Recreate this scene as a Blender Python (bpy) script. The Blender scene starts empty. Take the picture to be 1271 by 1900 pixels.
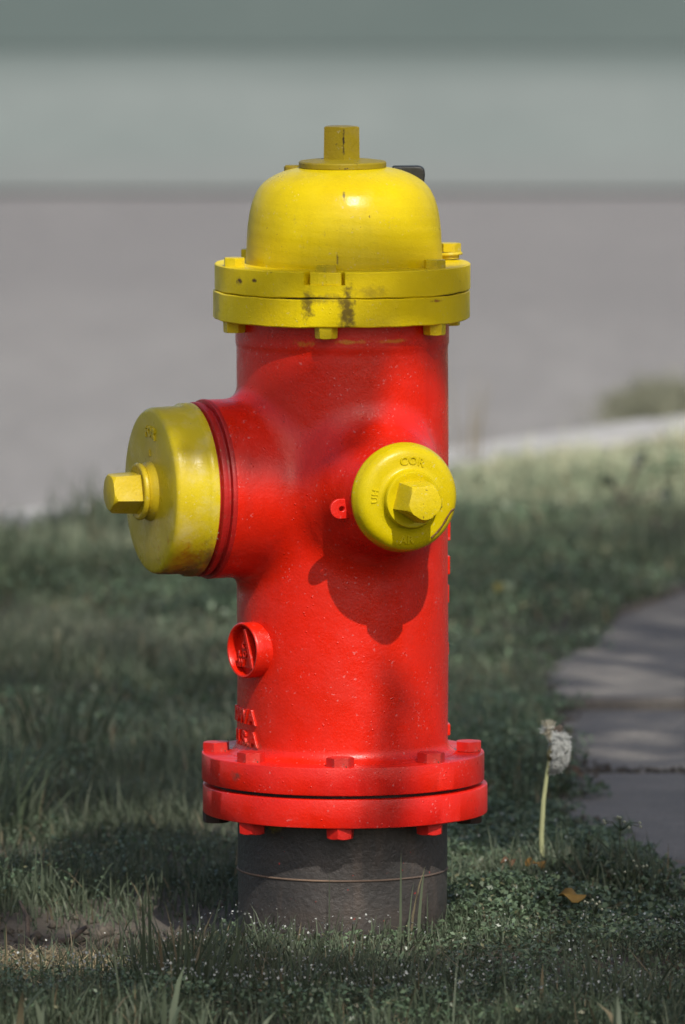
import bpy, math
import numpy as np
from mathutils import Vector, Matrix

rng = np.random.default_rng(7)
scene = bpy.context.scene
C = scene.collection
R = math.radians

# ------------------------------------------------------------------ camera
cam_d = bpy.data.cameras.new('camera')
cam = bpy.data.objects.new('camera', cam_d)
C.objects.link(cam)
cam.location = (0.0, -10.0, 1.40)
cam.rotation_euler = (R(90) - 0.0995, 0, 0)
cam_d.sensor_fit = 'VERTICAL'
cam_d.sensor_height = 24.0
cam_d.sensor_width = 16.0
cam_d.lens = 249.5
cam_d.clip_start = 0.1
cam_d.clip_end = 2000
cam_d.dof.use_dof = True
cam_d.dof.focus_distance = 9.86
cam_d.dof.aperture_fstop = 5.8
scene.camera = cam

# ------------------------------------------------------------------ sky and sun
SUN = Vector((0.203, -0.664, 0.720)).normalized()          # towards the sun
world = bpy.data.worlds.new('World')
scene.world = world
world.use_nodes = True
wt = world.node_tree
sky = wt.nodes.new('ShaderNodeTexSky')
sky.sky_type = 'NISHITA'
sky.sun_disc = False
sky.sun_elevation = math.asin(SUN.z)
sky.sun_rotation = math.atan2(SUN.x, SUN.y)
sky.dust_density = 4.0
sky.ozone_density = 0.35
wt.links.new(sky.outputs[0], wt.nodes['Background'].inputs['Color'])
wt.nodes['Background'].inputs['Strength'].default_value = 0.15
sd = bpy.data.lights.new('sun', 'SUN')
sd.energy = 4.4
sd.angle = R(0.53)
sd.color = (1.0, 0.955, 0.88)
so = bpy.data.objects.new('sun', sd)
C.objects.link(so)
so.location = SUN * 30
so.rotation_euler = (-SUN).to_track_quat('-Z', 'Y').to_euler()
scene.view_settings.view_transform = 'Standard'
scene.view_settings.look = 'None'
scene.view_settings.exposure = 0.0
scene.view_settings.gamma = 1.0

# ------------------------------------------------------------------ helpers
U = 1.0 / 1975.0                     # one unit of the hydrant drawing in metres


def V(y):                            # height of a mark on the hydrant, in metres
    return (1740.0 - y) / 1965.0


def lin(r, g, b):
    f = lambda c: (c / 255 / 12.92) if c / 255 <= 0.04045 else ((c / 255 + 0.055) / 1.055) ** 2.4
    return (f(r), f(g), f(b), 1.0)


def mesh_np(name, verts, faces_list, smooth=False, tint=None):
    """verts Nx3 array; faces_list: list of int arrays (MxK)."""
    me = bpy.data.meshes.new(name)
    verts = np.asarray(verts, dtype=np.float32)
    me.vertices.add(len(verts))
    me.vertices.foreach_set('co', verts.ravel())
    loops = np.concatenate([np.asarray(f, dtype=np.int32).ravel() for f in faces_list])
    sizes = np.concatenate([np.full(len(f), np.asarray(f).shape[1], dtype=np.int32) for f in faces_list])
    starts = np.concatenate([[0], np.cumsum(sizes)[:-1]]).astype(np.int32)
    me.loops.add(len(loops))
    me.loops.foreach_set('vertex_index', loops)
    me.polygons.add(len(sizes))
    me.polygons.foreach_set('loop_start', starts)
    me.polygons.foreach_set('loop_total', sizes)
    if smooth:
        me.polygons.foreach_set('use_smooth', np.ones(len(sizes), dtype=bool))
    me.update(calc_edges=True)
    if tint is not None:
        a = me.attributes.new('tint', 'FLOAT_COLOR', 'POINT')
        t = np.ones((len(verts), 4), dtype=np.float32)
        t[:, :3] = tint
        a.data.foreach_set('color', t.ravel())
    return me


def mesh_py(name, verts, faces, smooth=True, angle=32):
    me = bpy.data.meshes.new(name)
    me.from_pydata([tuple(v) for v in verts], [], [tuple(f) for f in faces])
    me.update()
    if smooth:
        me.polygons.foreach_set('use_smooth', [True] * len(me.polygons))
        me.set_sharp_from_angle(angle=R(angle))
    return me


def link(name, me, mat, parent=None, bevel=0.0):
    o = bpy.data.objects.new(name, me)
    C.objects.link(o)
    if mat:
        if not me.materials:
            me.materials.append(mat)
    if parent:
        o.parent = parent
    if bevel > 0:
        b = o.modifiers.new('bevel', 'BEVEL')
        b.width = bevel
        b.segments = 2
        b.limit_method = 'ANGLE'
        b.angle_limit = R(32)
        b.harden_normals = True
    return o


def thing(name, label, cat, loc=(0, 0, 0), group=None):
    o = bpy.data.objects.new(name, None)
    o.empty_display_size = 0.1
    C.objects.link(o)
    o.location = loc
    return tag(o, label, cat, group)


def tag(o, label=None, cat=None, group=None, kind=None):
    if label: o['label'] = label
    if cat: o['category'] = cat
    if group: o['group'] = group
    if kind: o['kind'] = kind
    return o


def vnoise(x, y, seed=0, scale=1.0):
    """smooth value noise in about -1..1, numpy"""
    x = np.asarray(x) * scale + seed * 17.31
    y = np.asarray(y) * scale - seed * 9.17
    xi, yi = np.floor(x).astype(np.int64), np.floor(y).astype(np.int64)
    fx, fy = x - xi, y - yi
    fx = fx * fx * (3 - 2 * fx); fy = fy * fy * (3 - 2 * fy)

    def h(a, b):
        n = (a * 374761393 + b * 668265263 + seed * 974711) & 0x7fffffff
        n = ((n ^ (n >> 13)) * 1274126177) & 0x7fffffff
        return ((n ^ (n >> 16)) & 0xffff) / 32767.5 - 1
    a = h(xi, yi) * (1 - fx) + h(xi + 1, yi) * fx
    b = h(xi, yi + 1) * (1 - fx) + h(xi + 1, yi + 1) * fx
    return a * (1 - fy) + b * fy


# ------------------------------------------------------------------ materials
class Mat:
    def __init__(self, name):
        self.m = bpy.data.materials.new(name)
        self.m.use_nodes = True
        self.t = self.m.node_tree
        self.b = self.t.nodes['Principled BSDF']
        self.tc = self.t.nodes.new('ShaderNodeTexCoord')

    def n(self, kind, **kw):
        nd = self.t.nodes.new(kind)
        for k, v in kw.items():
            setattr(nd, k, v)
        return nd

    def lk(self, a, b):
        self.t.links.new(a, b)

    def coords(self, scale=(1, 1, 1), loc=(0, 0, 0)):
        mp = self.n('ShaderNodeMapping')
        mp.inputs['Scale'].default_value = scale
        mp.inputs['Location'].default_value = loc
        self.lk(self.tc.outputs['Object'], mp.inputs['Vector'])
        return mp.outputs[0]

    def noise(self, scale, detail=4, rough=0.55, vec=None, dist=0.0):
        nd = self.n('ShaderNodeTexNoise')
        nd.inputs['Scale'].default_value = scale
        nd.inputs['Detail'].default_value = detail
        nd.inputs['Roughness'].default_value = rough
        nd.inputs['Distortion'].default_value = dist
        self.lk(vec or self.tc.outputs['Object'], nd.inputs['Vector'])
        return nd.outputs['Fac']

    def rng(self, v, a, b, c=0.0, d=1.0, smooth=True):
        nd = self.n('ShaderNodeMapRange')
        if smooth: nd.interpolation_type = 'SMOOTHSTEP'
        nd.inputs['From Min'].default_value = a
        nd.inputs['From Max'].default_value = b
        nd.inputs['To Min'].default_value = c
        nd.inputs['To Max'].default_value = d
        self.lk(v, nd.inputs['Value'])
        return nd.outputs[0]

    def math(self, op, a, b=None):
        nd = self.n('ShaderNodeMath', operation=op)
        for i, v in enumerate((a, b)):
            if v is None: continue
            if isinstance(v, (int, float)): nd.inputs[i].default_value = v
            else: self.lk(v, nd.inputs[i])
        return nd.outputs[0]

    def mix(self, fac, a, b, mode='MIX'):
        nd = self.n('ShaderNodeMix', data_type='RGBA', blend_type=mode)
        if isinstance(fac, (int, float)): nd.inputs[0].default_value = fac
        else: self.lk(fac, nd.inputs[0])
        for i, v in ((6, a), (7, b)):
            if isinstance(v, tuple): nd.inputs[i].default_value = v
            else: self.lk(v, nd.inputs[i])
        return nd.outputs[2]

    def bump(self, h, strength, dist, prev=None):
        nd = self.n('ShaderNodeBump')
        nd.inputs['Strength'].default_value = strength
        nd.inputs['Distance'].default_value = dist
        self.lk(h, nd.inputs['Height'])
        if prev: self.lk(prev, nd.inputs['Normal'])
        return nd.outputs[0]

    def blob(self, center, radii, noise_scale=60, soft=0.85, rotx=0.0):
        """a stain: noisy ellipsoid round a point of the object, 0..1"""
        sub = self.n('ShaderNodeVectorMath', operation='SUBTRACT')
        self.lk(self.tc.outputs['Object'], sub.inputs[0])
        sub.inputs[1].default_value = center
        div = self.n('ShaderNodeVectorMath', operation='DIVIDE')
        self.lk(sub.outputs[0], div.inputs[0])
        div.inputs[1].default_value = radii
        ln = self.n('ShaderNodeVectorMath', operation='LENGTH')
        self.lk(div.outputs[0], ln.inputs[0])
        nz = self.noise(noise_scale, 5, 0.65)
        s = self.math('ADD', ln.outputs['Value'], self.math('MULTIPLY', self.math('SUBTRACT', nz, 0.5), 2.2))
        return self.rng(s, 1.0 - soft, 1.0, 1.0, 0.0)


def paint(name, col, col2, chip, dirt, stains=(), chip_amt=0.27, rough=0.34, fade=None, fade_amt=0.5, pimple=1.0, peel=1.0):
    M = Mat(name)
    big = M.noise(9, 3)
    base = M.mix(M.rng(big, 0.35, 0.68), col, col2)
    if fade:
        f = M.noise(26, 6, 0.7)
        base = M.mix(M.rng(f, 0.50, 0.78, 0, fade_amt), base, fade)
    # thin grime sitting in the cast surface
    g = M.noise(150, 6, 0.75)
    gm = M.math('MULTIPLY', M.rng(g, 0.58, 0.80), M.rng(M.noise(14, 3), 0.42, 0.62))
    base = M.mix(M.math('MULTIPLY', gm, 0.55), base, dirt)
    for (c, r_, colr, amt, ns) in stains:
        base = M.mix(M.math('MULTIPLY', M.blob(c, r_, ns), amt), base, colr)
    # pale specks of dust and chalked paint
    sp_ = M.math('MULTIPLY', M.rng(M.noise(310, 2, 0.5), 0.66, 0.70), M.rng(M.noise(34, 2), 0.47, 0.58))
    light = tuple(min(1.0, 0.55 * c_ + 0.22) for c_ in col[:3]) + (1,)
    base = M.mix(M.math('MULTIPLY', sp_, 0.42), base, light)
    # rain-washed vertical streaks
    st = M.noise(42, 4, 0.6, M.coords((1, 1, 0.12)))
    base = M.mix(M.rng(st, 0.54, 0.72, 0, 0.22), base, tuple(c_ * 0.55 for c_ in col[:3]) + (1,))
    # small chips
    c1 = M.noise(230, 3, 0.6)
    cm = M.math('MULTIPLY', M.rng(c1, 1 - chip_amt, 1 - chip_amt + 0.03), M.rng(M.noise(21, 2), 0.50, 0.60))
    base = M.mix(cm, base, chip)
    M.lk(base, M.b.inputs['Base Color'])
    M.b.inputs['Specular IOR Level'].default_value = 0.42 if col[1] < 0.1 else 0.24
    ro = M.rng(M.noise(45, 4), 0.3, 0.7, rough - 0.07, rough + 0.12)
    M.lk(M.math('ADD', ro, M.math('MULTIPLY', cm, 0.4)), M.b.inputs['Roughness'])
    # orange peel, lumps, runs
    vor = M.n('ShaderNodeTexVoronoi')
    vor.inputs['Scale'].default_value = 190
    M.lk(M.tc.outputs['Object'], vor.inputs['Vector'])
    vm = M.math('MULTIPLY', M.rng(vor.outputs['Distance'], 0.0, 0.22, 1, 0),
                M.rng(M.noise(60, 3), 0.50, 0.62))
    b1 = M.bump(M.noise(95, 5, 0.6), 0.36 * peel, 0.0010)
    b2 = M.bump(M.noise(380, 4, 0.6), 0.5 * peel, 0.0004, b1)
    b3 = M.bump(vm, 0.75 * pimple, 0.0007, b2)
    b4 = M.bump(M.noise(18, 3), 0.25, 0.004, b3)
    M.lk(b4, M.b.inputs['Normal'])
    return M.m


def P3(x, F, y):      # drawing mark -> object coordinates
    return (x * U, -F * U, V(y))


RED = (0.61, 0.011, 0.002, 1)
RED2 = (0.54, 0.014, 0.004, 1)
CHIP = (0.09, 0.035, 0.02, 1)
DIRT = (0.10, 0.07, 0.045, 1)
YEL = (0.60, 0.462, 0.001, 1)
YEL2 = (0.53, 0.390, 0.001, 1)
red_stains = [
    (P3(-75, 200, 622), (0.014, 0.02, 0.0035), (0.50, 0.30, 0.01, 1), 0.6, 130),
    (P3(15, 200, 618), (0.020, 0.02, 0.0028), (0.50, 0.30, 0.01, 1), 0.5, 130),
    (P3(95, 175, 618), (0.020, 0.03, 0.0024), (0.50, 0.30, 0.01, 1), 0.4, 130),
    (P3(-185, 45, 800), (0.012, 0.03, 0.004), DIRT, 0.5, 120),
    (P3(-170, 90, 1375), (0.02, 0.03, 0.004), DIRT, 0.6, 120),
]
m_red = paint('red_paint', RED, RED2, CHIP, DIRT, red_stains, 0.285, 0.30, (0.66, 0.045, 0.035, 1), 0.30)
m_redflange = paint('red_flange_paint', RED, (0.55, 0.012, 0.009, 1), CHIP, DIRT,
                    [(P3(-200, 190, 1425), (0.006, 0.03, 0.007), (0.13, 0.04, 0.03, 1), 0.9, 120),
                     (P3(-95, 250, 1530), (0.016, 0.02, 0.0025), (0.20, 0.22, 0.06, 1), 0.8, 120)],
                    0.29, 0.33, (0.62, 0.05, 0.04, 1), 0.4)
m_redring = paint('worn_red_ring_paint', (0.42, 0.01, 0.008, 1), (0.28, 0.012, 0.01, 1), (0.45, 0.30, 0.16, 1), DIRT,
                  [], 0.36, 0.42)
m_yel = paint('yellow_paint', YEL, YEL2, CHIP, DIRT,
              [(P3(0, 170, 352), (0.0018, 0.03, 0.006), (0.12, 0.09, 0.03, 1), 0.9, 200),
               (P3(-12, 180, 468), (0.0018, 0.03, 0.007), (0.13, 0.09, 0.03, 1), 0.9, 200),
               (P3(0, 185, 500), (0.12, 0.12, 0.006), (0.16, 0.11, 0.02, 1), 0.65, 170)],
              0.30, 0.34, (0.56, 0.47, 0.03, 1), 0.35, 0.4, 0.5)
m_yelflange = paint('yellow_flange_paint', (0.78, 0.60, 0.001, 1), (0.66, 0.485, 0.002, 1), (0.13, 0.06, 0.02, 1), DIRT,
                    [(P3(10, 240, 560), (0.010, 0.03, 0.034), (0.12, 0.08, 0.015, 1), 0.95, 150),
                     (P3(-62, 240, 545), (0.008, 0.03, 0.022), (0.13, 0.09, 0.015, 1), 0.9, 150),
                     (P3(-30, 250, 535), (0.034, 0.03, 0.006), (0.22, 0.16, 0.02, 1), 0.6, 150),
                     (P3(55, 240, 525), (0.016, 0.03, 0.008), (0.22, 0.15, 0.02, 1), 0.45, 170),
                     (P3(-190, 150, 510), (0.004, 0.04, 0.005), (0.10, 0.05, 0.02, 1), 1.0, 200),
                     (P3(-163, 175, 506), (0.003, 0.04, 0.0028), (0.10, 0.05, 0.02, 1), 1.0, 200),
                     (P3(175, 160, 545), (0.008, 0.03, 0.002), (0.25, 0.07, 0.02, 1), 0.9, 200),
                     (P3(-232, 60, 560), (0.004, 0.04, 0.025), (0.25, 0.20, 0.08, 1), 0.5, 150)],
                    0.275, 0.36, (0.72, 0.56, 0.03, 1), 0.4, 0.7)
m_pump = paint('pumper_cap_paint', (0.55, 0.435, 0.006, 1), (0.50, 0.380, 0.015, 1), (0.14, 0.07, 0.02, 1), DIRT,
               [(P3(-275, 165, 1015), (0.034, 0.05, 0.032), (0.38, 0.15, 0.01, 1), 0.85, 110),
                (P3(-285, 150, 1045), (0.035, 0.05, 0.014), (0.16, 0.08, 0.02, 1), 0.9, 130),
                (P3(-245, 160, 1010), (0.010, 0.06, 0.03), (0.14, 0.08, 0.03, 1), 0.75, 120),
                (P3(-322, 110, 1050), (0.016, 0.06, 0.008), (0.09, 0.05, 0.03, 1), 0.9, 120),
                (P3(-276, 150, 972), (0.014, 0.04, 0.016), (0.16, 0.09, 0.02, 1), 0.9, 240),
                (P3(-245, 150, 1030), (0.006, 0.06, 0.03), (0.10, 0.12, 0.05, 1), 0.6, 150)],
               0.285, 0.30, (0.56, 0.47, 0.17, 1), 0.75, 0.35, 0.5)
m_hose = paint('hose_cap_paint', (0.53, 0.420, 0.001, 1), (0.47, 0.355, 0.002, 1), (0.14, 0.06, 0.015, 1), DIRT,
               [(P3(40, 320, 985), (0.035, 0.04, 0.012), (0.32, 0.16, 0.01, 1), 0.65, 110),
                (P3(20, 310, 940), (0.009, 0.06, 0.03), (0.42, 0.26, 0.01, 1), 0.5, 110)],
               0.285, 0.30, (0.50, 0.44, 0.03, 1), 0.3, 0.35, 0.6)
m_nut = paint('cap_nut_paint', (0.56, 0.43, 0.008, 1), (0.48, 0.35, 0.012, 1), (0.10, 0.05, 0.02, 1), (0.14, 0.08, 0.02, 1),
              [], 0.33, 0.30, (0.58, 0.50, 0.16, 1), 0.4, 0.5)
m_opnut = paint('operating_nut_paint', (0.24, 0.18, 0.006, 1), (0.17, 0.115, 0.008, 1), (0.06, 0.04, 0.02, 1),
                (0.10, 0.06, 0.02, 1), [(P3(5, 34, 262), (0.0014, 0.02, 0.016), (0.03, 0.02, 0.012, 1), 1.0, 200)],
                0.33, 0.42, (0.20, 0.15, 0.07, 1), 0.6, 0.5)
m_redbolt = paint('red_bolt_paint', (0.52, 0.012, 0.008, 1), (0.42, 0.018, 0.012, 1), CHIP, DIRT, [], 0.33, 0.4,
                  (0.5, 0.07, 0.05, 1), 0.4)
m_darknut = paint('dark_brown_iron', (0.045, 0.022, 0.014, 1), (0.03, 0.018, 0.014, 1), (0.3, 0.02, 0.01, 1), DIRT, [], 0.30, 0.7)
m_scratch2 = paint('seam_rust', (0.17, 0.115, 0.08, 1), (0.08, 0.06, 0.05, 1), (0.05, 0.03, 0.02, 1), DIRT, [], 0.36, 0.7)
m_scratch = paint('rusty_scratch', (0.16, 0.07, 0.015, 1), (0.09, 0.04, 0.015, 1), (0.3, 0.22, 0.02, 1), DIRT, [], 0.4, 0.8)
m_black = paint('black_rubber', (0.012, 0.014, 0.013, 1), (0.02, 0.018, 0.016, 1), (0.05, 0.02, 0.02, 1), DIRT, [], 0.3, 0.5)

# dark unpainted pipe
M = Mat('dark_iron_pipe')
base = M.mix(M.rng(M.noise(14, 4), 0.35, 0.65), (0.052, 0.046, 0.043, 1), (0.033, 0.031, 0.030, 1))
base = M.mix(M.rng(M.noise(10, 5, 0.7, M.coords((1, 1, 0.2))), 0.52, 0.66, 0, 0.7), base, (0.085, 0.065, 0.054, 1))
base = M.mix(M.rng(M.noise(130, 5, 0.7), 0.52, 0.75, 0, 0.6), base, (0.052, 0.044, 0.040, 1))
base = M.mix(M.rng(M.noise(200, 4, 0.6), 0.64, 0.70, 0, 0.7), base, (0.02, 0.016, 0.014, 1))
cs = M.noise(260, 2, 0.5)
base = M.mix(M.math('MULTIPLY', M.rng(cs, 0.72, 0.75), M.rng(M.noise(25, 2), 0.5, 0.6)), base, (0.40, 0.02, 0.012, 1))
base = M.mix(M.math('MULTIPLY', M.blob((0, -0.05, 0.025), (0.14, 0.14, 0.022), 40), 0.5), base, (0.05, 0.038, 0.03, 1))
base = M.mix(M.math('MULTIPLY', M.blob((-0.065, -0.08, V(1512)), (0.012, 0.03, 0.012), 140), 0.8), base, (0.25, 0.22, 0.03, 1))
M.lk(base, M.b.inputs['Base Color'])
M.b.inputs['Roughness'].default_value = 0.46
b1 = M.bump(M.noise(180, 5, 0.65), 0.9, 0.0014)
b2 = M.bump(M.noise(40, 3), 0.3, 0.002, b1)
M.lk(b2, M.b.inputs['Normal'])
m_pipe = M.m


def leafy(name, gain=1.0, trans=0.35, rough=0.55, spec=0.35):
    """vegetation: colour from the mesh attribute tint"""
    M = Mat(name)
    at = M.n('ShaderNodeAttribute', attribute_name='tint')
    nz = M.noise(6, 3)
    col = M.mix(1.0, at.outputs['Color'], M.mix(M.rng(nz, 0.3, 0.7), (0.85 * gain,) * 3 + (1,), (1.15 * gain,) * 3 + (1,)), 'MULTIPLY')
    M.lk(col, M.b.inputs['Base Color'])
    M.b.inputs['Roughness'].default_value = rough
    M.b.inputs['Specular IOR Level'].default_value = spec
    tr = M.n('ShaderNodeBsdfTranslucent')
    M.lk(col, tr.inputs['Color'])
    mx = M.n('ShaderNodeMixShader')
    mx.inputs[0].default_value = trans
    M.lk(M.b.outputs[0], mx.inputs[1])
    M.lk(tr.outputs[0], mx.inputs[2])
    M.lk(mx.outputs[0], M.t.nodes['Material Output'].inputs['Surface'])
    return M.m


m_grass = leafy('grass_blades')
m_leaf = leafy('small_leaves', trans=0.25, rough=0.4, spec=0.6)
m_white = leafy('petals_and_fluff', trans=0.4, rough=0.7, spec=0.2)
m_straw = leafy('dry_straw', trans=0.2, rough=0.6)
m_tree = leafy('tree_leaves', trans=0.3, rough=0.5)

# soil
M = Mat('soil')
base = M.mix(M.rng(M.noise(3.0, 5), 0.35, 0.65), (0.060, 0.050, 0.040, 1), (0.085, 0.072, 0.055, 1))
base = M.mix(M.rng(M.noise(55, 6, 0.7), 0.48, 0.70), base, (0.13, 0.112, 0.088, 1))
base = M.mix(M.rng(M.noise(110, 4, 0.7), 0.58, 0.72), base, (0.022, 0.018, 0.014, 1))
sx = M.n('ShaderNodeSeparateXYZ'); M.lk(M.tc.outputs['Object'], sx.inputs[0])
away = M.math('MAXIMUM', M.rng(M.math('ABSOLUTE', sx.outputs['X']), 0.42, 0.7), M.rng(sx.outputs['Y'], -0.6, -0.8))
away = M.math('MULTIPLY', away, M.rng(M.noise(9, 5, 0.7), 0.30, 0.52))
base = M.mix(away, base, M.mix(M.noise(60, 4), (0.040, 0.058, 0.030, 1), (0.075, 0.098, 0.052, 1)))
M.lk(base, M.b.inputs['Base Color'])
M.b.inputs['Roughness'].default_value = 0.95
M.lk(M.bump(M.noise(70, 6, 0.7), 0.9, 0.006), M.b.inputs['Normal'])
m_soil = M.m

M = Mat('lawn_turf')
base = M.mix(M.rng(M.noise(1.5, 6, 0.7), 0.35, 0.65), (0.050, 0.072, 0.036, 1), (0.075, 0.092, 0.050, 1))
base = M.mix(M.rng(M.noise(60, 5, 0.8), 0.4, 0.7), base, (0.095, 0.105, 0.06, 1))
M.lk(base, M.b.inputs['Base Color'])
M.b.inputs['Roughness'].default_value = 0.95
M.lk(M.bump(M.noise(80, 5, 0.8), 1.0, 0.02), M.b.inputs['Normal'])
m_turf = M.m

# concrete slabs of the path
M = Mat('path_concrete')
base = M.mix(M.rng(M.noise(2.2, 5, 0.6), 0.35, 0.65), (0.205, 0.186, 0.162, 1), (0.120, 0.112, 0.101, 1))
base = M.mix(M.rng(M.noise(120, 5, 0.75), 0.45, 0.72, 0, 0.6), base, (0.085, 0.078, 0.073, 1))
base = M.mix(M.rng(M.noise(17, 5, 0.7), 0.58, 0.75, 0, 0.5), base, (0.24, 0.21, 0.185, 1))
base = M.mix(M.rng(M.noise(28, 4, 0.7), 0.66, 0.72, 0, 0.8), base, (0.07, 0.085, 0.06, 1))
M.lk(base, M.b.inputs['Base Color'])
M.b.inputs['Roughness'].default_value = 0.9
M.lk(M.bump(M.noise(160, 5, 0.7), 0.9, 0.003), M.b.inputs['Normal'])
m_path = M.m

M = Mat('road_asphalt')
v = M.coords((1.0, 0.16, 1))
base = M.mix(M.rng(M.noise(2.2, 5, 0.6, v), 0.36, 0.64), (0.222, 0.215, 0.204, 1), (0.186, 0.180, 0.172, 1))
v2 = M.coords((1.0, 0.22, 1))
base = M.mix(M.rng(M.noise(11, 5, 0.7, v2), 0.35, 0.68, 0, 0.55), base, (0.165, 0.158, 0.152, 1))
base = M.mix(M.rng(M.noise(26, 4, 0.7, v2), 0.52, 0.72, 0, 0.5), base, (0.255, 0.245, 0.235, 1))
base = M.mix(M.rng(M.noise(140, 5, 0.8), 0.40, 0.75, 0, 0.7), base, (0.13, 0.124, 0.119, 1))
base = M.mix(M.rng(M.noise(4.0, 5, 0.65, v), 0.56, 0.74, 0, 0.25), base, (0.26, 0.25, 0.237, 1))
# darker worn strip near the far edge
sx = M.n('ShaderNodeSeparateXYZ'); M.lk(M.tc.outputs['Object'], sx.inputs[0])
band = M.math('MULTIPLY', M.rng(sx.outputs['Y'], 7.0, 10.0), 0.5)
base = M.mix(band, base, (0.135, 0.129, 0.126, 1))
M.lk(base, M.b.inputs['Base Color'])
M.b.inputs['Roughness'].default_value = 0.88
M.lk(M.bump(M.noise(200, 4, 0.7), 0.5, 0.003), M.b.inputs['Normal'])
m_road = M.m

M = Mat('far_pavement_concrete')
v = M.coords((1.0, 0.14, 1))
base = M.mix(M.rng(M.noise(1.4, 5, 0.6, v), 0.35, 0.65), (0.178, 0.203, 0.186, 1), (0.158, 0.184, 0.168, 1))
base = M.mix(M.rng(M.noise(9, 5, 0.75, v), 0.4, 0.7, 0, 0.4), base, (0.14, 0.163, 0.150, 1))
sx = M.n('ShaderNodeSeparateXYZ'); M.lk(M.tc.outputs['Object'], sx.inputs[0])
wob = M.math('ADD', sx.outputs['Y'], M.math('MULTIPLY', M.noise(1.2, 4), 1.2))
base = M.mix(M.rng(wob, 14.2, 12.4, 0, 0.55), base, (0.165, 0.170, 0.160, 1))
base = M.mix(M.rng(wob, 15.6, 17.4, 0, 0.8), base, (0.085, 0.112, 0.098, 1))
M.lk(base, M.b.inputs['Base Color'])
M.b.inputs['Roughness'].default_value = 0.9
m_farpave = M.m

M = Mat('far_lawn_turf')
v = M.coords((1.0, 0.14, 1))
base = M.mix(M.rng(M.noise(1.0, 5, 0.6, v), 0.35, 0.65), (0.076, 0.101, 0.088, 1), (0.066, 0.091, 0.079, 1))
base = M.mix(M.rng(M.noise(14, 5, 0.8, v), 0.4, 0.7, 0, 0.5), base, (0.058, 0.083, 0.070, 1))
M.lk(base, M.b.inputs['Base Color'])
M.b.inputs['Roughness'].default_value = 0.95
m_farlawn = M.m

M = Mat('kerb_whitewash')
base = M.mix(M.rng(M.noise(12, 5, 0.7), 0.38, 0.62), (0.37, 0.365, 0.35, 1), (0.27, 0.265, 0.255, 1))
base = M.mix(M.rng(M.noise(70, 5, 0.7), 0.55, 0.72, 0, 0.6), base, (0.24, 0.23, 0.22, 1))
M.lk(base, M.b.inputs['Base Color'])
M.b.inputs['Roughness'].default_value = 0.85
M.lk(M.bump(M.noise(90, 4, 0.7), 0.4, 0.002), M.b.inputs['Normal'])
m_kerb = M.m

M = Mat('bark')
v = M.coords((1, 1, 0.25))
base = M.mix(M.rng(M.noise(28, 5, 0.7, v), 0.4, 0.6), (0.10, 0.075, 0.055, 1), (0.045, 0.035, 0.028, 1))
M.lk(base, M.b.inputs['Base Color'])
M.b.inputs['Roughness'].default_value = 0.9
M.lk(M.bump(M.noise(30, 5, 0.7, v), 1.0, 0.01), M.b.inputs['Normal'])
m_bark = M.m

# ------------------------------------------------------------------ the ground
KX, KY = 0.154, 4.60                       # a point on the kerb's back edge
KD = np.array([0.545, 0.838]); KD = KD / np.linalg.norm(KD)     # along the kerb, away from us
KN = np.array([-KD[1], KD[0]])             # across it, towards the road


def kerb_side(x, y):                       # > 0 on the road side of the verge edge
    return (x - KX) * KN[0] + (y - KY) * KN[1]


def ground_z(x, y):
    z = 0.012 * vnoise(x, y, 3, 2.2) + 0.006 * vnoise(x, y, 4, 7) + 0.003 * vnoise(x, y, 5, 23)
    fade = np.clip(-kerb_side(x, y) / 0.25, 0, 1)
    z = z * fade
    # a hollow of bare soil left of the hydrant
    z = z - 0.012 * np.exp(-(((x + 0.27) / 0.16) ** 2 + ((y + 0.02) / 0.12) ** 2))
    return z


def path_edge(y):                          # left edge of the concrete path
    pts_y = [-3, -0.12, 0.16, 0.34, 0.85, 1.4, 1.94, 2.3, 3.1, 3.6]
    pts_x = [0.75, 0.52, 0.36, 0.29, 0.235, 0.225, 0.235, 0.275, 0.405, 0.60]
    e = np.interp(y, pts_y, pts_x)
    return e + 0.022 * vnoise(y, 0 * np.asarray(y), 11, 9) + 0.012 * vnoise(y, 0 * np.asarray(y), 12, 31)


# verge of bare soil under the grass, gridded along the kerb
nx, ny = 260, 300
us = np.concatenate([np.linspace(-9, -2.4, 20, endpoint=False), np.linspace(-2.4, 0.0, ny - 20)])
# coordinates: a = along x, b = behind kerb line
xs = np.linspace(-3.2, 3.2, nx)
vb, fb = [], []
ysn = np.linspace(0, 1, ny)
XX, TT = np.meshgrid(xs, ysn, indexing='ij')
ytop = KY + (XX - KX) * KD[1] / KD[0]
YY = -3.0 + (ytop + 3.0) * TT
ZZ = ground_z(XX, YY)
onp = (XX > path_edge(YY) + 0.02) & (YY > -0.28) & (YY < 3.3)
ZZ = np.where(onp, ZZ - 0.03, ZZ)
edge = np.clip((np.abs(XX) - 2.9) / 0.3, 0, 1) + np.clip((-2.7 - YY) / 0.3, 0, 1)
ZZ = ZZ * (1 - np.clip(edge, 0, 1)) - 0.05 * np.clip(edge, 0, 1)
verts = np.stack([XX, YY, ZZ], -1).reshape(-1, 3)
I = np.arange(nx * ny).reshape(nx, ny)
q = np.stack([I[:-1, :-1], I[1:, :-1], I[1:, 1:], I[:-1, 1:]], -1).reshape(-1, 4)
keep = (YY[:-1, :-1].reshape(-1) < YY[:-1, 1:].reshape(-1))
o = link('verge_soil', mesh_np('verge_soil', verts, [q[keep]], True), m_soil)
tag(o, kind='structure')


def sheet(name, pts, z, mat):
    me = mesh_py(name, [(x, y, z) for x, y in pts], [tuple(range(len(pts)))], False)
    return tag(link(name, me, mat), kind='structure')


# wide earth under everything, reaching the horizon
sheet('earth', [(-900, -900), (900, -900), (900, 1500), (-900, 1500)], -0.16, m_farlawn)
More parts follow.
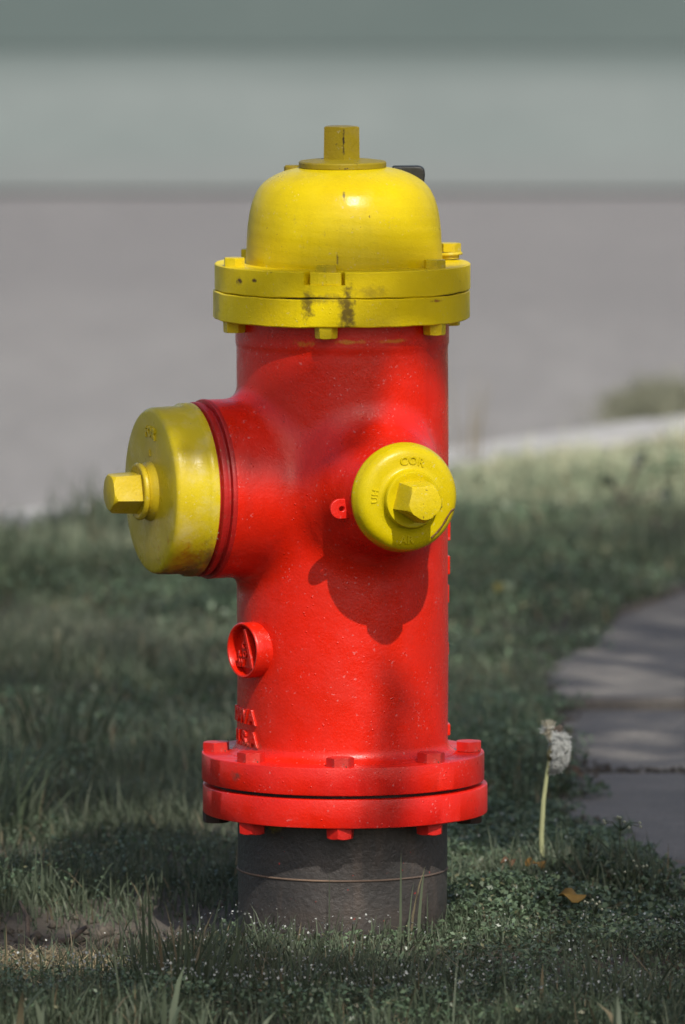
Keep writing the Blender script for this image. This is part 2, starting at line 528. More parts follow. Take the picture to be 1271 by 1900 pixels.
# near lawn beyond the modelled verge on this side of the street
kl = [(KX + KD[0] * s, KY + KD[1] * s) for s in (-40, 40)]
sheet('near_lawn', [(kl[0][0], kl[0][1]), (kl[0][0], -40), (60, -40), (60, kl[1][1]), (kl[1][0], kl[1][1])], -0.042, m_turf)
road_y1 = 11.8
k0 = (KX + KD[0] * -40 + KN[0] * 0.1, KY + KD[1] * -40 + KN[1] * 0.1)
tt = (road_y1 - KY - KN[1] * 0.1) / KD[1]
k1 = (KX + KD[0] * tt + KN[0] * 0.1, road_y1)
sheet('road', [k0, k1, (60, road_y1) if False else k1, (-60, road_y1), (-60, k0[1])][0:2] + [(-60, road_y1), (-60, k0[1])], -0.12, m_road)
# the street runs on to the right past the corner
sheet('road_right_arm', [(k1[0] - 0.0, road_y1), (k1[0] - 3.1, road_y1 - 4.9 + 0.0), (60, 5.6), (60, road_y1)], -0.124, m_road)
sheet('far_pavement', [(-60, road_y1), (60, road_y1), (60, 16.9), (-60, 16.9)], -0.112, m_farpave)
sheet('far_lawn', [(-200, 16.9), (200, 16.9), (200, 400), (-200, 400)], -0.108, m_farlawn)


def box_along(p, d, n, s0, s1, w0, w1, z0, z1):
    out = []
    for s, w, z in ((s0, w0, z0), (s1, w0, z0), (s1, w1, z0), (s0, w1, z0), (s0, w0, z1), (s1, w0, z1), (s1, w1, z1), (s0, w1, z1)):
        out.append((p[0] + d[0] * s + n[0] * w, p[1] + d[1] * s + n[1] * w, z))
    return out, [(0, 3, 2, 1), (4, 5, 6, 7), (0, 1, 5, 4), (1, 2, 6, 5), (2, 3, 7, 6), (3, 0, 4, 7)]


kerb = thing('kerb', None, None)
tag(kerb, kind='structure')
for i in range(-6, 8):
    vv, ff = box_along((KX, KY), KD, KN, i * 1.83 + 0.75, (i + 1) * 1.83 + 0.742, 0.0, 0.15, -0.3, 0.006 + 0.003 * (i % 2))
    link('kerb_stone', mesh_py('kerb_stone', vv, ff, False), m_kerb, kerb, bevel=0.012)

# path of concrete slabs with rough left edges
path = thing('path', None, None)
tag(path, kind='structure')
for (y0, y1, z, tilt) in ((-0.30, 0.52, -0.001, 0.0), (0.530, 1.225, 0.0, 0.002), (1.265, 1.83, -0.002, -0.002), (1.842, 2.45, 0.009, -0.004), (2.462, 3.28, 0.004, 0.0)):
    ys = np.linspace(y0, y1, 60)
    es = path_edge(ys)
    vv = [(e, y, z + tilt * (y - y0)) for e, y in zip(es, ys)] + [(2.6, y1, z), (2.6, y0, z)]
    n = len(vv)
    vv += [(a, b, -0.10) for a, b, c in vv]
    ff = [tuple(range(n))[::-1]] + [(i, (i + 1) % n, n + (i + 1) % n, n + i) for i in range(n)]
    ff = [tuple(reversed(f)) for f in ff]
    link('slab', mesh_py('slab', vv, ff, False), m_path, path, bevel=0.006)

# ------------------------------------------------------------------ fire hydrant
hyd = thing('fire_hydrant', 'red fire hydrant with yellow bonnet and two yellow outlet caps standing in grass', 'fire hydrant')


def frame(az, z, s=0.0):
    """origin on the axis at height z; axes a (sideways), b (up), n (outwards)"""
    n = np.array([math.sin(az), -math.cos(az), 0.0])
    a = np.array([math.cos(az), math.sin(az), 0.0])
    b = np.array([0, 0, 1.0])
    return np.array([0, 0, z]), a, b, n


def place(fr, pa, pb, pn):
    o, a, b, n = fr
    return o + a * pa + b * pb + n * pn


UP = (np.array([0, 0, 0.0]), np.array([1.0, 0, 0]), np.array([0, 1.0, 0]), np.array([0, 0, 1.0]))


def lathe(name, prof, fr=UP, segs=96, mat=None, parent=None, smooth_angle=32, wob=0.0, rfun=None):
    """prof: list of (r, s) in metres; closed at r = 0 ends"""
    verts, rings = [], []
    for k, (r, s) in enumerate(prof):
        if r <= 1e-7:
            rings.append([len(verts)]); verts.append(place(fr, 0, 0, s)); continue
        ring = []
        for i in range(segs):
            t = 2 * math.pi * i / segs
            rr = r * (1 + wob * math.sin(3 * t + k) * 0.5 + wob * math.sin(7 * t + 2.1 * k) * 0.3)
            if rfun: rr = rfun(rr, t, s)
            ring.append(len(verts)); verts.append(place(fr, rr * math.cos(t), rr * math.sin(t), s))
        rings.append(ring)
    faces = []
    for r0, r1 in zip(rings[:-1], rings[1:]):
        if len(r0) == 1 and len(r1) == 1: continue
        for i in range(segs):
            j = (i + 1) % segs
            if len(r0) == 1: faces.append((r0[0], r1[i], r1[j])[::-1])
            elif len(r1) == 1: faces.append((r0[i], r1[0], r0[j])[::-1])
            else: faces.append((r0[i], r0[j], r1[j], r1[i]))
    return link(name, mesh_py(name, verts, faces, True, smooth_angle), mat, parent)


def nut_mesh(name, n, r0, r1, s0, s1, tip, fr=UP, phase=0.0, segs=60, ch=1.0, center=(0, 0), round_c=0.0):
    """polygonal nut, circumradius r0 at s0 and r1 at s1, corners turned down to the round face `tip`"""
    def poly(t, Rr):
        seg = 2 * math.pi / n
        u = (t - phase) % seg - seg / 2
        v = Rr * math.cos(seg / 2) / math.cos(u)
        return min(v, Rr * (1 - round_c))
    h = s1 - s0
    dc = (r1 - tip) * ch
    ss = [s0, s0 + (h - dc) * 0.5, s1 - dc, s1 - dc * 0.6, s1 - dc * 0.3, s1 - dc * 0.08, s1]
    verts, rings = [], []
    for k, s in enumerate(ss):
        f = (s - s0) / h
        Rr = r0 + (r1 - r0) * f
        cone = tip + (s1 - s) / ch
        if k == len(ss) - 1: cone = tip - 0.0008 if tip > 0.004 else tip
        ring = []
        for i in range(segs):
            t = phase + 2 * math.pi * i / segs
            rr = min(poly(t, Rr), cone)
            ring.append(len(verts)); verts.append(place(fr, center[0] + rr * math.cos(t), center[1] + rr * math.sin(t), s))
        rings.append(ring)
    faces = []
    for a, b in zip(rings[:-1], rings[1:]):
        for i in range(segs):
            j = (i + 1) % segs
            faces.append((a[i], a[j], b[j], b[i]))
    faces.append(tuple(rings[-1])); faces.append(tuple(reversed(rings[0])))
    return mesh_py(name, verts, faces, True, 24)


def surface_nets(f, lo, hi, h):
    nxyz = [int(math.ceil((hi[i] - lo[i]) / h)) + 1 for i in range(3)]
    ax = [lo[i] + h * np.arange(nxyz[i]) for i in range(3)]
    G = np.stack(np.meshgrid(*ax, indexing='ij'), -1)
    D = f(G[..., 0], G[..., 1], G[..., 2])
    S = D < 0
    cells = tuple(k - 1 for k in nxyz)
    cnt = np.zeros(cells); acc = np.zeros(cells + (3,))
    offs = [(0, 0, 0), (1, 0, 0), (0, 1, 0), (1, 1, 0), (0, 0, 1), (1, 0, 1), (0, 1, 1), (1, 1, 1)]

    def sl(o): return tuple(slice(o[i], o[i] + cells[i]) for i in range(3))
    for a in range(8):
        for ax_ in range(3):
            oa = offs[a]
            if oa[ax_] == 1: continue
            ob = list(oa); ob[ax_] = 1; ob = tuple(ob)
            da, db = D[sl(oa)], D[sl(ob)]
            m = (da < 0) != (db < 0)
            t = np.where(m, da / np.where(m, da - db, 1), 0)
            cnt += m
            for i in range(3):
                p = oa[i] + (t if i == ax_ else 0)
                acc[..., i] += np.where(m, p, 0)
    act = cnt > 0
    idx = -np.ones(cells, dtype=np.int64); idx[act] = np.arange(act.sum())
    base = np.stack(np.nonzero(act), -1)
    V_ = np.array(lo) + h * (base + acc[act] / cnt[act][:, None])
    quads = []
    for ax_ in range(3):
        o1, o2 = [(1, 2), (2, 0), (0, 1)][ax_]
        sh = [slice(1, cells[0]), slice(1, cells[1]), slice(1, cells[2])]
        sh[ax_] = slice(0, cells[ax_])
        A = S[tuple(sh)]
        sh2 = list(sh); sh2[ax_] = slice(1, cells[ax_] + 1)
        B = S[tuple(sh2)]
        loc = np.stack(np.nonzero(A != B), -1)
        if not len(loc): continue
        inside = A[tuple(loc.T)]
        g = loc.copy()
        for i in range(3):
            if i != ax_: g[:, i] += 1
        e1 = np.zeros(3, int); e1[o1] = 1
        e2 = np.zeros(3, int); e2[o2] = 1
        c = [g, g - e1, g - e1 - e2, g - e2]
        qd = np.stack([idx[tuple(k.T)] for k in c], -1)
        qd[~inside] = qd[~inside][:, ::-1]
        quads.append(qd)
    Q = np.concatenate(quads)
    Q = Q[(Q >= 0).all(1)]
    for _ in range(5):
        e = h * 0.25
        x, y, z = V_.T
        d = f(x, y, z)
        g = np.stack([f(x + e, y, z) - f(x - e, y, z), f(x, y + e, z) - f(x, y - e, z), f(x, y, z + e) - f(x, y, z - e)], -1) / (2 * e)
        gn = (g ** 2).sum(-1).clip(0.05)
        V_ = V_ - 0.9 * (d / gn)[:, None] * g
    return V_, Q


def smin(a, b, k):
    h = np.clip(0.5 + 0.5 * (b - a) / k, 0, 1)
    return b + (a - b) * h - k * h * (1 - h)


AZP, AZH = R(-70), R(20)
ZN = V(893)
z_bot, z_top = V(1404), V(586)


def body_sdf(x, y, z):
    rho = np.sqrt(x * x + y * y)
    h = np.clip(z - V(1396), 0, 1)
    fr_ = 22 * U
    rb = 197 * U + np.where(h < fr_, fr_ - np.sqrt(np.clip(fr_ ** 2 - (fr_ - h) ** 2, 0, None)), 0)
    rb = rb + 2.0 * U * np.clip((z - V(640)) / (6 * U), 0, 1)      # thickened collar under the bonnet flange
    rb = rb + 0.6 * U * np.sin(3 * np.arctan2(y, x) + z * 30)
    d = rho - rb
    # big outlet
    s = x * math.sin(AZP) - y * math.cos(AZP)
    t = x * math.cos(AZP) + y * math.sin(AZP)
    qd = np.sqrt(t * t + (z - ZN + 0.003) ** 2)
    dp = np.maximum(np.maximum(qd - 166 * U, s - 271 * U), -s)
    # small outlet
    s2 = x * math.sin(AZH) - y * math.cos(AZH)
    t2 = x * math.cos(AZH) + y * math.sin(AZH)
    q2 = np.sqrt(t2 * t2 + (z - ZN) ** 2)
    f = np.clip((330 * U - s2) / (150 * U), 0, 1)
    rr = (98 + 34 * f ** 1.5) * U
    dh = np.maximum(np.maximum(q2 - rr, s2 - 320 * U), -s2)
    d = smin(d, dp, 34 * U)
    d = smin(d, dh, 46 * U)
    return np.maximum(np.maximum(d, z - z_top), z_bot - z)


bv, bq = surface_nets(body_sdf, (-0.165, -0.185, z_bot - 0.006), (0.125, 0.115, z_top + 0.006), 0.0026)
me = mesh_np('barrel', bv, [bq], True)
me.set_sharp_from_angle(angle=R(50))
barrel = link('barrel', me, m_red, hyd)

# lower pipe, with its scored seam
rp = 195.5 * U
lathe('lower_pipe', [(0, -0.12), (rp, -0.12), (rp, V(1622)), (rp, V(1616.5)), (rp + 0.0008, V(1616)), (rp + 0.0008, V(1614)), (rp + 0.0003, V(1613.5)), (rp + 0.0003, V(1607)), (rp + 0.0003, V(1500)), (0, V(1500))],
      segs=128, mat=m_pipe, parent=hyd, smooth_angle=25)


lathe('pipe_seam', [(rp - 0.003, V(1618)), (rp + 0.0008, V(1617)), (rp + 0.0013, V(1615.5)), (rp + 0.0008, V(1613.5)), (rp - 0.003, V(1612.5))], segs=128, mat=m_scratch2, parent=hyd, smooth_angle=60)


def ring_prof(r, z0, z1, b=0.0012):
    return [(0, z0), (r - b, z0), (r - b * 0.3, z0 + b * 0.3), (r, z0 + b), (r, z1 - b), (r - b * 0.3, z1 - b * 0.3), (r - b, z1), (0, z1)]


# ground flanges, slightly out of true with each other
f1 = lathe('lower_flange', ring_prof(266 * U, V(1509), V(1456)), segs=160, mat=m_redflange, parent=hyd, wob=0.0015)
f1.location = (5 * U, 0, 0)
f2 = lathe('upper_flange', ring_prof(264 * U, V(1449), V(1397)), segs=160, mat=m_redflange, parent=hyd, wob=0.0015)
f2.location = (1 * U, 0, 0)
lathe('gasket', [(0, V(1460)), (246 * U, V(1460)), (246 * U, V(1446)), (0, V(1446))], mat=m_black, parent=hyd)

# flange bolts: a head above and a nut below, one pair copied round the circle
head = nut_mesh('bolt_head', 6, 26 * U, 26 * U, 0, 18 * U, 23.5 * U, ch=0.5)
lownut = nut_mesh('bolt_nut', 6, 27 * U, 26 * U, 0, 22 * U, 22 * U, ch=0.6)
rots = [5, 12, 28, -10, 17, 3, 22, 9]
for k in range(8):
    az = R(-1 + 45 * k)
    x, y = 236 * U * math.sin(az), -236 * U * math.cos(az)
    b = link('flange_bolt', head, m_redbolt, hyd)
    b.location = (x, y, V(1397) + 0.0006 * (k % 3) - 0.0005); b.rotation_euler = (R(0.8 * ((k * 7) % 3 - 1)), R(0.7 * ((k * 5) % 3 - 1)), R(rots[k]))
    me2 = lownut
    b = bpy.data.objects.new('flange_nut', lownut if k in (0, 1, 7) else bpy.data.meshes.get('rusty_nut') or nut_mesh('rusty_nut', 6, 27 * U, 26 * U, 0, 22 * U, 22 * U, ch=0.6))
    if k not in (0, 1, 7): b.data.name = 'rusty_nut'
    C.objects.link(b); b.parent = hyd
    if not b.data.materials: b.data.materials.append(m_redbolt if k in (0, 1, 7) else m_darknut)  # nuts at the sides and back are darker brown than those in front
    if k not in (0, 1, 7): b['label'] = 'dark brown flange nut'
    b.location = (x * (0.985 if k in (1, 7) else 1), y, V(1509)); b.rotation_euler = (R(180), 0, R(rots[-k] + 15))

# bonnet flanges (two yellow plates) with the pocket for the front bolt
FA0, FA1 = R(-16.5), R(1.0)


def flange_r(az, r):
    # two flats, on the left and the far right
    for (c, d) in ((R(-97), 0.972), (R(108), 0.985)):
        cc = math.cos(az - c)
        if cc > 0.2: r = min(r, 245 * U * d / cc)
    return r


def plate(name, r, z0, z1, mat, pocket=None, wave=0.0, seed=0):
    segs = 288
    levels = []
    b = 0.0010
    zs = [(0.0, z0), (r - b, z0), (r, z0 + b)]
    verts, rings = [], []

    def ring(rf, z, w=0.0):
        rr = []
        for i in range(segs):
            az = 2 * math.pi * i / segs
            q_ = rf(az)
            zz = z + w * wave * (math.sin(4 * az + seed) + 0.6 * math.sin(9 * az + 2 * seed) + 0.4 * math.sin(23 * az))
            rr.append(len(verts)); verts.append((q_ * math.sin(az), -q_ * math.cos(az), zz))
        rings.append(rr)
    full = lambda az: flange_r(az, r)
    ring(lambda az: r * 0.6, z0)
    ring(lambda az: full(az) - b, z0, 1)
    ring(full, z0 + b, 1)
    if pocket:
        zp, dep = pocket

        def notch(az):
            a = (az + math.pi) % (2 * math.pi) - math.pi
            return full(az) - (dep if FA0 < a < FA1 else 0)
        ring(full, zp)
        ring(notch, zp + 0.0002)
        ring(notch, z1 - b)
        ring(lambda az: notch(az) - b, z1)
    else:
        ring(full, z1 - b, 1)
        ring(lambda az: full(az) - b, z1, 1)
    ring(lambda az: r * 0.6, z1)
    faces = []
    for a, c in zip(rings[:-1], rings[1:]):
        for i in range(segs):
            j = (i + 1) % segs
            faces.append((a[i], a[j], c[j], c[i]))
    faces.append(tuple(reversed(rings[0]))); faces.append(tuple(rings[-1]))
    me = mesh_py(name, verts, faces, True, 30)
    return link(name, me, mat, hyd)


plate('lower_bonnet_flange', 239 * U, V(589), V(537.0), m_yelflange, None, 0.0004, 1).location = (-2 * U, 0, 0)
plate('upper_bonnet_flange', 238 * U, V(535.5), V(487), m_yelflange, (V(511), 22 * U), 0.0004, 2)
lathe('gasket', [(0, V(540)), (229 * U, V(540)), (229 * U, V(534)), (0, V(534))], mat=m_black, parent=hyd)

# bonnet
dome = [(183.5, 490), (183, 477), (182, 460), (181, 443), (180, 425), (178, 408), (175.5, 392), (171.5, 376), (166.5, 363), (159.5, 350), (150, 339),
        (138, 330), (124, 322.5), (108, 316.5), (92, 312.5), (75, 309.5), (50, 307)]
prof = [(195 * U, V(489)), (190 * U, V(487))] + [(r * U, V(y)) for r, y in dome] + [(0, V(306))]
# smooth the profile
pr = np.array(prof); tt_ = np.linspace(0, len(pr) - 1, 90)


def catmull(P, t):
    i = np.clip(np.floor(t).astype(int), 0, len(P) - 2); f = (t - i)[:, None]
    p0 = P[np.clip(i - 1, 0, len(P) - 1)]; p1 = P[i]; p2 = P[i + 1]; p3 = P[np.clip(i + 2, 0, len(P) - 1)]
    return 0.5 * ((2 * p1) + (-p0 + p2) * f + (2 * p0 - 5 * p1 + 4 * p2 - p3) * f ** 2 + (-p0 + 3 * p1 - 3 * p2 + p3) * f ** 3)


pp = catmull(pr, tt_)
bonnet = lathe('bonnet', [(max(a, 0), b) for a, b in pp], segs=160, mat=m_yel, parent=hyd, smooth_angle=60, wob=0.0012)
bonnet.location = (3 * U, 0, 0)
coll = lathe('collar', [(0, V(312)), (79 * U, V(312)), (81.5 * U, V(309)), (81.5 * U, V(301)), (79.5 * U, V(298.5)), (60 * U, V(296)), (38 * U, V(294)), (0, V(294))],
             segs=96, mat=m_opnut, parent=bonnet)
coll.location = (-3 * U, 0, 0); coll['label'] = 'weathered darker yellow collar plate'
on = link('operating_nut', nut_mesh('operating_nut', 5, 35.5 * U, 34.5 * U, V(297), V(234), 30.5 * U, phase=R(-90 + 8), ch=0.35), m_opnut, bonnet)
on.location = (-6 * U, 0, 0); on['label'] = 'weathered five-sided nut with a dark drip'
# small cast bump left and a black clip behind, at the shoulder of the bonnet
bm_ = lathe('cast_boss', [(0, 0), (15 * U, 0), (15 * U, 10 * U), (12 * U, 13 * U), (0, 13 * U)], segs=24, mat=m_opnut, parent=bonnet)
bm_.location = (-97 * U, 45 * U, V(322))
def tube(name, pts, rad, mat, parent=None, segs=10, smooth=True, flat=1.0):
    pts = [np.array(p, float) for p in pts]
    rad = rad if hasattr(rad, '__len__') else [rad] * len(pts)
    verts, faces = [], []
    for i, p in enumerate(pts):
        d = pts[min(i + 1, len(pts) - 1)] - pts[max(i - 1, 0)]
        d /= np.linalg.norm(d) + 1e-12
        ref = np.array([0, 0, 1.0]) if abs(d[2]) < 0.9 else np.array([1.0, 0, 0])
        a = np.cross(d, ref); a /= np.linalg.norm(a); b = np.cross(d, a)
        for k in range(segs):
            t = 2 * math.pi * k / segs
            verts.append(p + rad[i] * (a * math.cos(t) + b * math.sin(t) * flat))
    for i in range(len(pts) - 1):
        for k in range(segs):
            j = (k + 1) % segs
            faces.append((i * segs + k, i * segs + j, (i + 1) * segs + j, (i + 1) * segs + k))
    faces.append(tuple(range(segs))[::-1]); faces.append(tuple((len(pts) - 1) * segs + k for k in range(segs)))
    if name is None: return verts, faces
    return link(name, mesh_py(name, verts, faces, smooth, 40), mat, parent)


cp = [(92, 312), (140, 311.5), (148, 313), (152.5, 318), (154, 326), (152, 345), (95, 350)]
vv = [((x - 3) * U, 0.026, V(y)) for x, y in cp] + [((x - 3) * U, 0.042, V(y)) for x, y in cp]
nn = len(cp)
ff = [tuple(range(nn)), tuple(range(2 * nn - 1, nn - 1, -1))] + [(i, nn + i, nn + (i + 1) % nn, (i + 1) % nn) for i in range(nn)]
link('clip', mesh_py('clip', vv, ff, False), m_black, bonnet, bevel=0.002)['label'] = 'black clip behind the bonnet shoulder'

# bonnet bolts
bh = nut_mesh('bolt_head', 6, 21 * U, 21 * U, 0, 16 * U, 18 * U, ch=0.4)
bn = nut_mesh('bolt_nut', 6, 21.5 * U, 20.5 * U, 0, 21 * U, 18 * U, ch=0.45)
for k, a in enumerate((-8, 52, 112, 172, 232, 292)):
    az = R(a); x, y = 216 * U * math.sin(az), -216 * U * math.cos(az)
    b = link('bonnet_bolt', bh, m_nut, hyd)
    b.location = (x, y, V(487) if k != 2 else V(472)); b.rotation_euler = (0, 0, R(30 + 13 * k))
    if k == 0: b.location = (x, y * 0.985, V(492))
    b = link('bonnet_nut', bn, m_nut, hyd)
    b.location = (x, y, V(589)); b.rotation_euler = (R(180), 0, R(11 * k - 4))
az = R(112)
w = lathe('washer', [(0, 0), (20 * U, 0), (20 * U, 6 * U), (26 * U, 7 * U), (27 * U, 9 * U), (25 * U, 12.5 * U), (0, 13.5 * U)], segs=40, mat=m_nut, parent=hyd)
w.location = (214 * U * math.sin(az), -214 * U * math.cos(az), V(486)); w.rotation_euler = (R(-2), R(-3), 0)
# lug in the pocket
vv, ff = [], []
for zi, z in enumerate((V(511.5), V(487.5))):
    for a, rr in ((-15.2, 212), (-15.0, 234.5), (-11, 235.8), (-7, 236.2), (-3, 235.8), (-0.4, 234), (-0.2, 212)):
        rr2 = rr - (1.5 if zi else 0)
        vv.append((rr2 * U * math.sin(R(a)), -rr2 * U * math.cos(R(a)), z - (0.0008 if abs(a + 7) > 6 and zi == 0 else 0)))
n = 7
ff = [tuple(range(n)), tuple(range(2 * n - 1, n - 1, -1))] + [(i, n + i, n + (i + 1) % n, (i + 1) % n) for i in range(n)]
ff = [tuple(reversed(f)) for f in ff]
link('bolt_lug', mesh_py('bolt_lug', vv, ff, False), m_yelflange, hyd, bevel=0.0012)


# raised lettering
def text_np(s, size, depth, spacing=1.0, bevel=0.0):
    cu = bpy.data.curves.new('lettering', 'FONT')
    cu.body = s; cu.size = size; cu.extrude = depth / 2; cu.align_x = 'CENTER'; cu.align_y = 'CENTER'
    cu.space_character = spacing; cu.resolution_u = 3; cu.offset = size * 0.012; cu.bevel_depth = bevel
    ob = bpy.data.objects.new('lettering', cu); C.objects.link(ob)
    dg = bpy.context.evaluated_depsgraph_get(); dg.update()
    me = bpy.data.meshes.new_from_object(ob.evaluated_get(dg))
    v = np.array([tuple(p.co) for p in me.vertices]); f = [tuple(p.vertices) for p in me.polygons]
    bpy.data.objects.remove(ob); bpy.data.curves.remove(cu); bpy.data.meshes.remove(me)
    return v, f


def text_barrel(s, size, depth, azc, z, rad, spacing=1.0, name='lettering', lean=0.0):
    v, f = text_np(s, size, depth, spacing, depth * 0.25)
    # subdivide long horizontal spans is not needed: letters are small next to the barrel
    a = azc + v[:, 0] / rad
    rr = rad + v[:, 2] + depth * 0.2
    vv = np.stack([rr * np.sin(a), -rr * np.cos(a), z + v[:, 1]], -1)
    return link(name, mesh_py(name, vv, f, False), m_red, barrel)


def text_face(s, size, depth, fr, ca, cb, cn, rot=0.0, name='lettering', mat=None, parent=None, arc=0.0):
    v, f = text_np(s, size, depth, 1.15, depth * 0.2)
    c, sn = math.cos(rot), math.sin(rot)
    out = []
    for x, y, z in v:
        if arc:     # bend round the cap centre, radius arc
            t = x / arc
            r_ = arc + y
            x, y = r_ * math.sin(t), r_ * math.cos(t)
            x, y = c * x - sn * y, sn * x + c * y
            out.append(place(fr, x, y, cn + z))
        else:
            x, y = c * x - sn * y, sn * x + c * y
            out.append(place(fr, ca + x, cb + y, cn + z))
    return link(name, mesh_py(name, out, f, False), mat, parent)


text_barrel('IOWA', 37 * U, 4.5 * U, R(-70.5), V(1324), 197 * U, 1.12)
text_barrel('U.S.A', 37 * U, 4.5 * U, R(-67), V(1365), 197 * U, 1.18)
# cast marks down the right hand side, seen only edge-on
for (y0, y1, a0, w_, dp_) in ((962, 1006, 100, 0.10, 5.5), (1034, 1068, 97, 0.10, 4.0), (1088, 1122, 99, 0.09, 3.0), (1196, 1220, 100, 0.09, 3.0), (1347, 1368, 95, 0.10, 4.5)):
    vv = []
    for z in (V(y1), V(y0)):
        for a_, r_ in ((-1, -2), (-0.8, dp_), (0, dp_), (0.8, dp_), (1, -2)):
            aa = R(a0) + a_ * w_; rr = (197 + r_) * U
            vv.append((rr * math.sin(aa), -rr * math.cos(aa), z))
    ff = [(i, i + 1, 6 + i, 5 + i) for i in range(4)] + [(0, 5, 9, 4), (4, 3, 2, 1, 0), (5, 6, 7, 8, 9)]
    link('cast_mark', mesh_py('cast_mark', vv, ff, False), m_red, barrel, bevel=0.0008)

# medallion
fm = frame(R(-56), V(1195))
med = lathe('medallion', [(52 * U, 180 * U), (52 * U, 221 * U), (51 * U, 224 * U), (49.5 * U, 225 * U), (47 * U, 224.5 * U), (45.5 * U, 222 * U), (45 * U, 207 * U), (0, 207 * U)],
            fm, 72, m_red, hyd, 40)


def bar_face(name, fr, pts, n0, n1, mat, parent):
    nn = len(pts)
    vv = [place(fr, a, b, n0) for a, b in pts] + [place(fr, a, b, n1) for a, b in pts]
    ff = [tuple(range(nn))[::-1], tuple(range(nn, 2 * nn))] + [(i, (i + 1) % nn, nn + (i + 1) % nn, nn + i) for i in range(nn)]
    return link(name, mesh_py(name, vv, ff, False), mat, parent, bevel=0.0006)


def leg_pts(x0, y0, x1, y1, w0, w1):
    return [(x0 - w0, y0), (x0 - w1 + (x1 - x0), y1), (x1 + w1, y1), (x0 + w0, y0)]


s_ = U
bar_face('triangle_emblem', fm, [(4 * s_, 40 * s_), (-31 * s_, -33 * s_), (31 * s_, -33 * s_)], 208 * U, 217 * U, m_red, med)
bar_face('triangle_emblem', fm, [(1 * s_, 39 * s_), (24 * s_, -34 * s_), (33 * s_, -32 * s_), (7 * s_, 41 * s_)], 208 * U, 223 * U, m_red, med)
text_face('C', 17 * U, 4 * U, fm, -2 * U, 8 * U, 218 * U, 0, 'lettering', m_red, med)
text_face('L O', 15 * U, 4 * U, fm, -6 * U, -8 * U, 218 * U, 0, 'lettering', m_red, med)
text_face('W', 17 * U, 4 * U, fm, -10 * U, -24 * U, 218 * U, 0, 'lettering', m_red, med)

# big outlet: seat ring, cap, collar, nut
fp = frame(AZP, ZN - 0.003)
lathe('outlet_ring', [(0, 262 * U), (164.5 * U, 262 * U), (166.6 * U, 266 * U), (167.2 * U, 270 * U), (166 * U, 273.5 * U), (157 * U, 275 * U), (156 * U, 279 * U),
                      (161.5 * U, 280.5 * U), (162.5 * U, 283 * U), (162 * U, 290 * U), (158 * U, 292.5 * U), (154 * U, 293 * U), (154 * U, 300 * U), (0, 300 * U)],
      fp, 144, m_redring, hyd, 34, 0.0015)
pcap = lathe('outlet_cap', [(0, 296 * U), (157 * U, 296 * U), (161 * U, 298 * U), (161.5 * U, 303 * U), (161 * U, 314 * U), (158.6 * U, 316 * U), (158.3 * U, 317.5 * U), (156.3 * U, 320 * U), (155.5 * U, 350 * U), (154.8 * U, 368 * U),
                            (153.5 * U, 373 * U), (150.5 * U, 377 * U), (146 * U, 378.6 * U), (120 * U, 379.4 * U), (60 * U, 380 * U), (0, 380 * U)],
             fp, 144, m_pump, hyd, 50, 0.001)
pcap['label'] = 'large yellow cap of the left outlet'
lathe('collar', [(0, 375 * U), (57 * U, 379 * U), (55 * U, 381 * U), (54 * U, 386 * U), (50 * U, 390 * U), (47.5 * U, 393 * U), (49 * U, 396 * U), (53 * U, 398 * U), (53.5 * U, 403 * U), (51 * U, 406 * U), (47 * U, 406.5 * U), (44 * U, 405 * U), (0, 405 * U)],
      fp, 72, m_nut, pcap, 50)
link('cap_nut', nut_mesh('cap_nut', 5, 42 * U, 39 * U, 402 * U, 460 * U, 32 * U, fp, phase=R(90 - 36 - 2), ch=0.9), m_nut, pcap)
text_face('FOR', 27 * U, 4.5 * U, fp, 0, 0, 380.0 * U, R(-3), 'lettering', m_pump, pcap, arc=110 * U)
text_face('B', 17 * U, 3 * U, fp, 0, 70 * U, 380.2 * U, 0, 'lettering', m_pump, pcap)

# small outlet
fh = frame(AZH, ZN)
lathe('outlet_ring', [(0, 300 * U), (99 * U, 300 * U), (99.5 * U, 312 * U), (97 * U, 317 * U), (92 * U, 318 * U), (92 * U, 328 * U), (0, 328 * U)], fh, 96, m_redring, hyd)
hcap = lathe('outlet_cap', [(0, 322 * U), (98 * U, 322 * U), (101 * U, 324 * U), (101.5 * U, 327 * U), (100.6 * U, 333 * U), (98.6 * U, 338 * U), (97.5 * U, 343 * U), (94.5 * U, 350 * U), (89 * U, 355.5 * U), (83 * U, 358.5 * U), (76 * U, 359.6 * U),
                            (66 * U, 360 * U), (57 * U, 361 * U), (54 * U, 363.5 * U), (53 * U, 366 * U), (0, 366 * U)], fh, 120, m_hose, hyd, 50, 0.001)
hcap['label'] = 'small yellow cap of the front outlet'
lathe('collar', [(0, 364 * U), (52.5 * U, 364 * U), (52.5 * U, 377 * U), (51 * U, 379 * U), (48 * U, 379.5 * U), (44 * U, 378 * U), (0, 377 * U)], fh, 72, m_hose, hcap, 40)
link('cap_nut', nut_mesh('cap_nut', 5, 42.5 * U, 37 * U, 375 * U, 443 * U, 30.5 * U, fh, phase=R(-90 - 36 * 1.9), ch=1.1), m_nut, hcap)
text_face('COR', 21 * U, 2.4 * U, fh, 0, 0, 360.3 * U, R(-4), 'lettering', m_hose, hcap, arc=70 * U)
text_face('UH', 17 * U, 2.0 * U, fh, 0, 0, 360.0 * U, R(84), 'lettering', m_hose, hcap, arc=68 * U)
text_face('AR', 20 * U, 2.4 * U, fh, -6 * U, -76 * U, 359.8 * U, 0, 'lettering', m_hose, hcap)
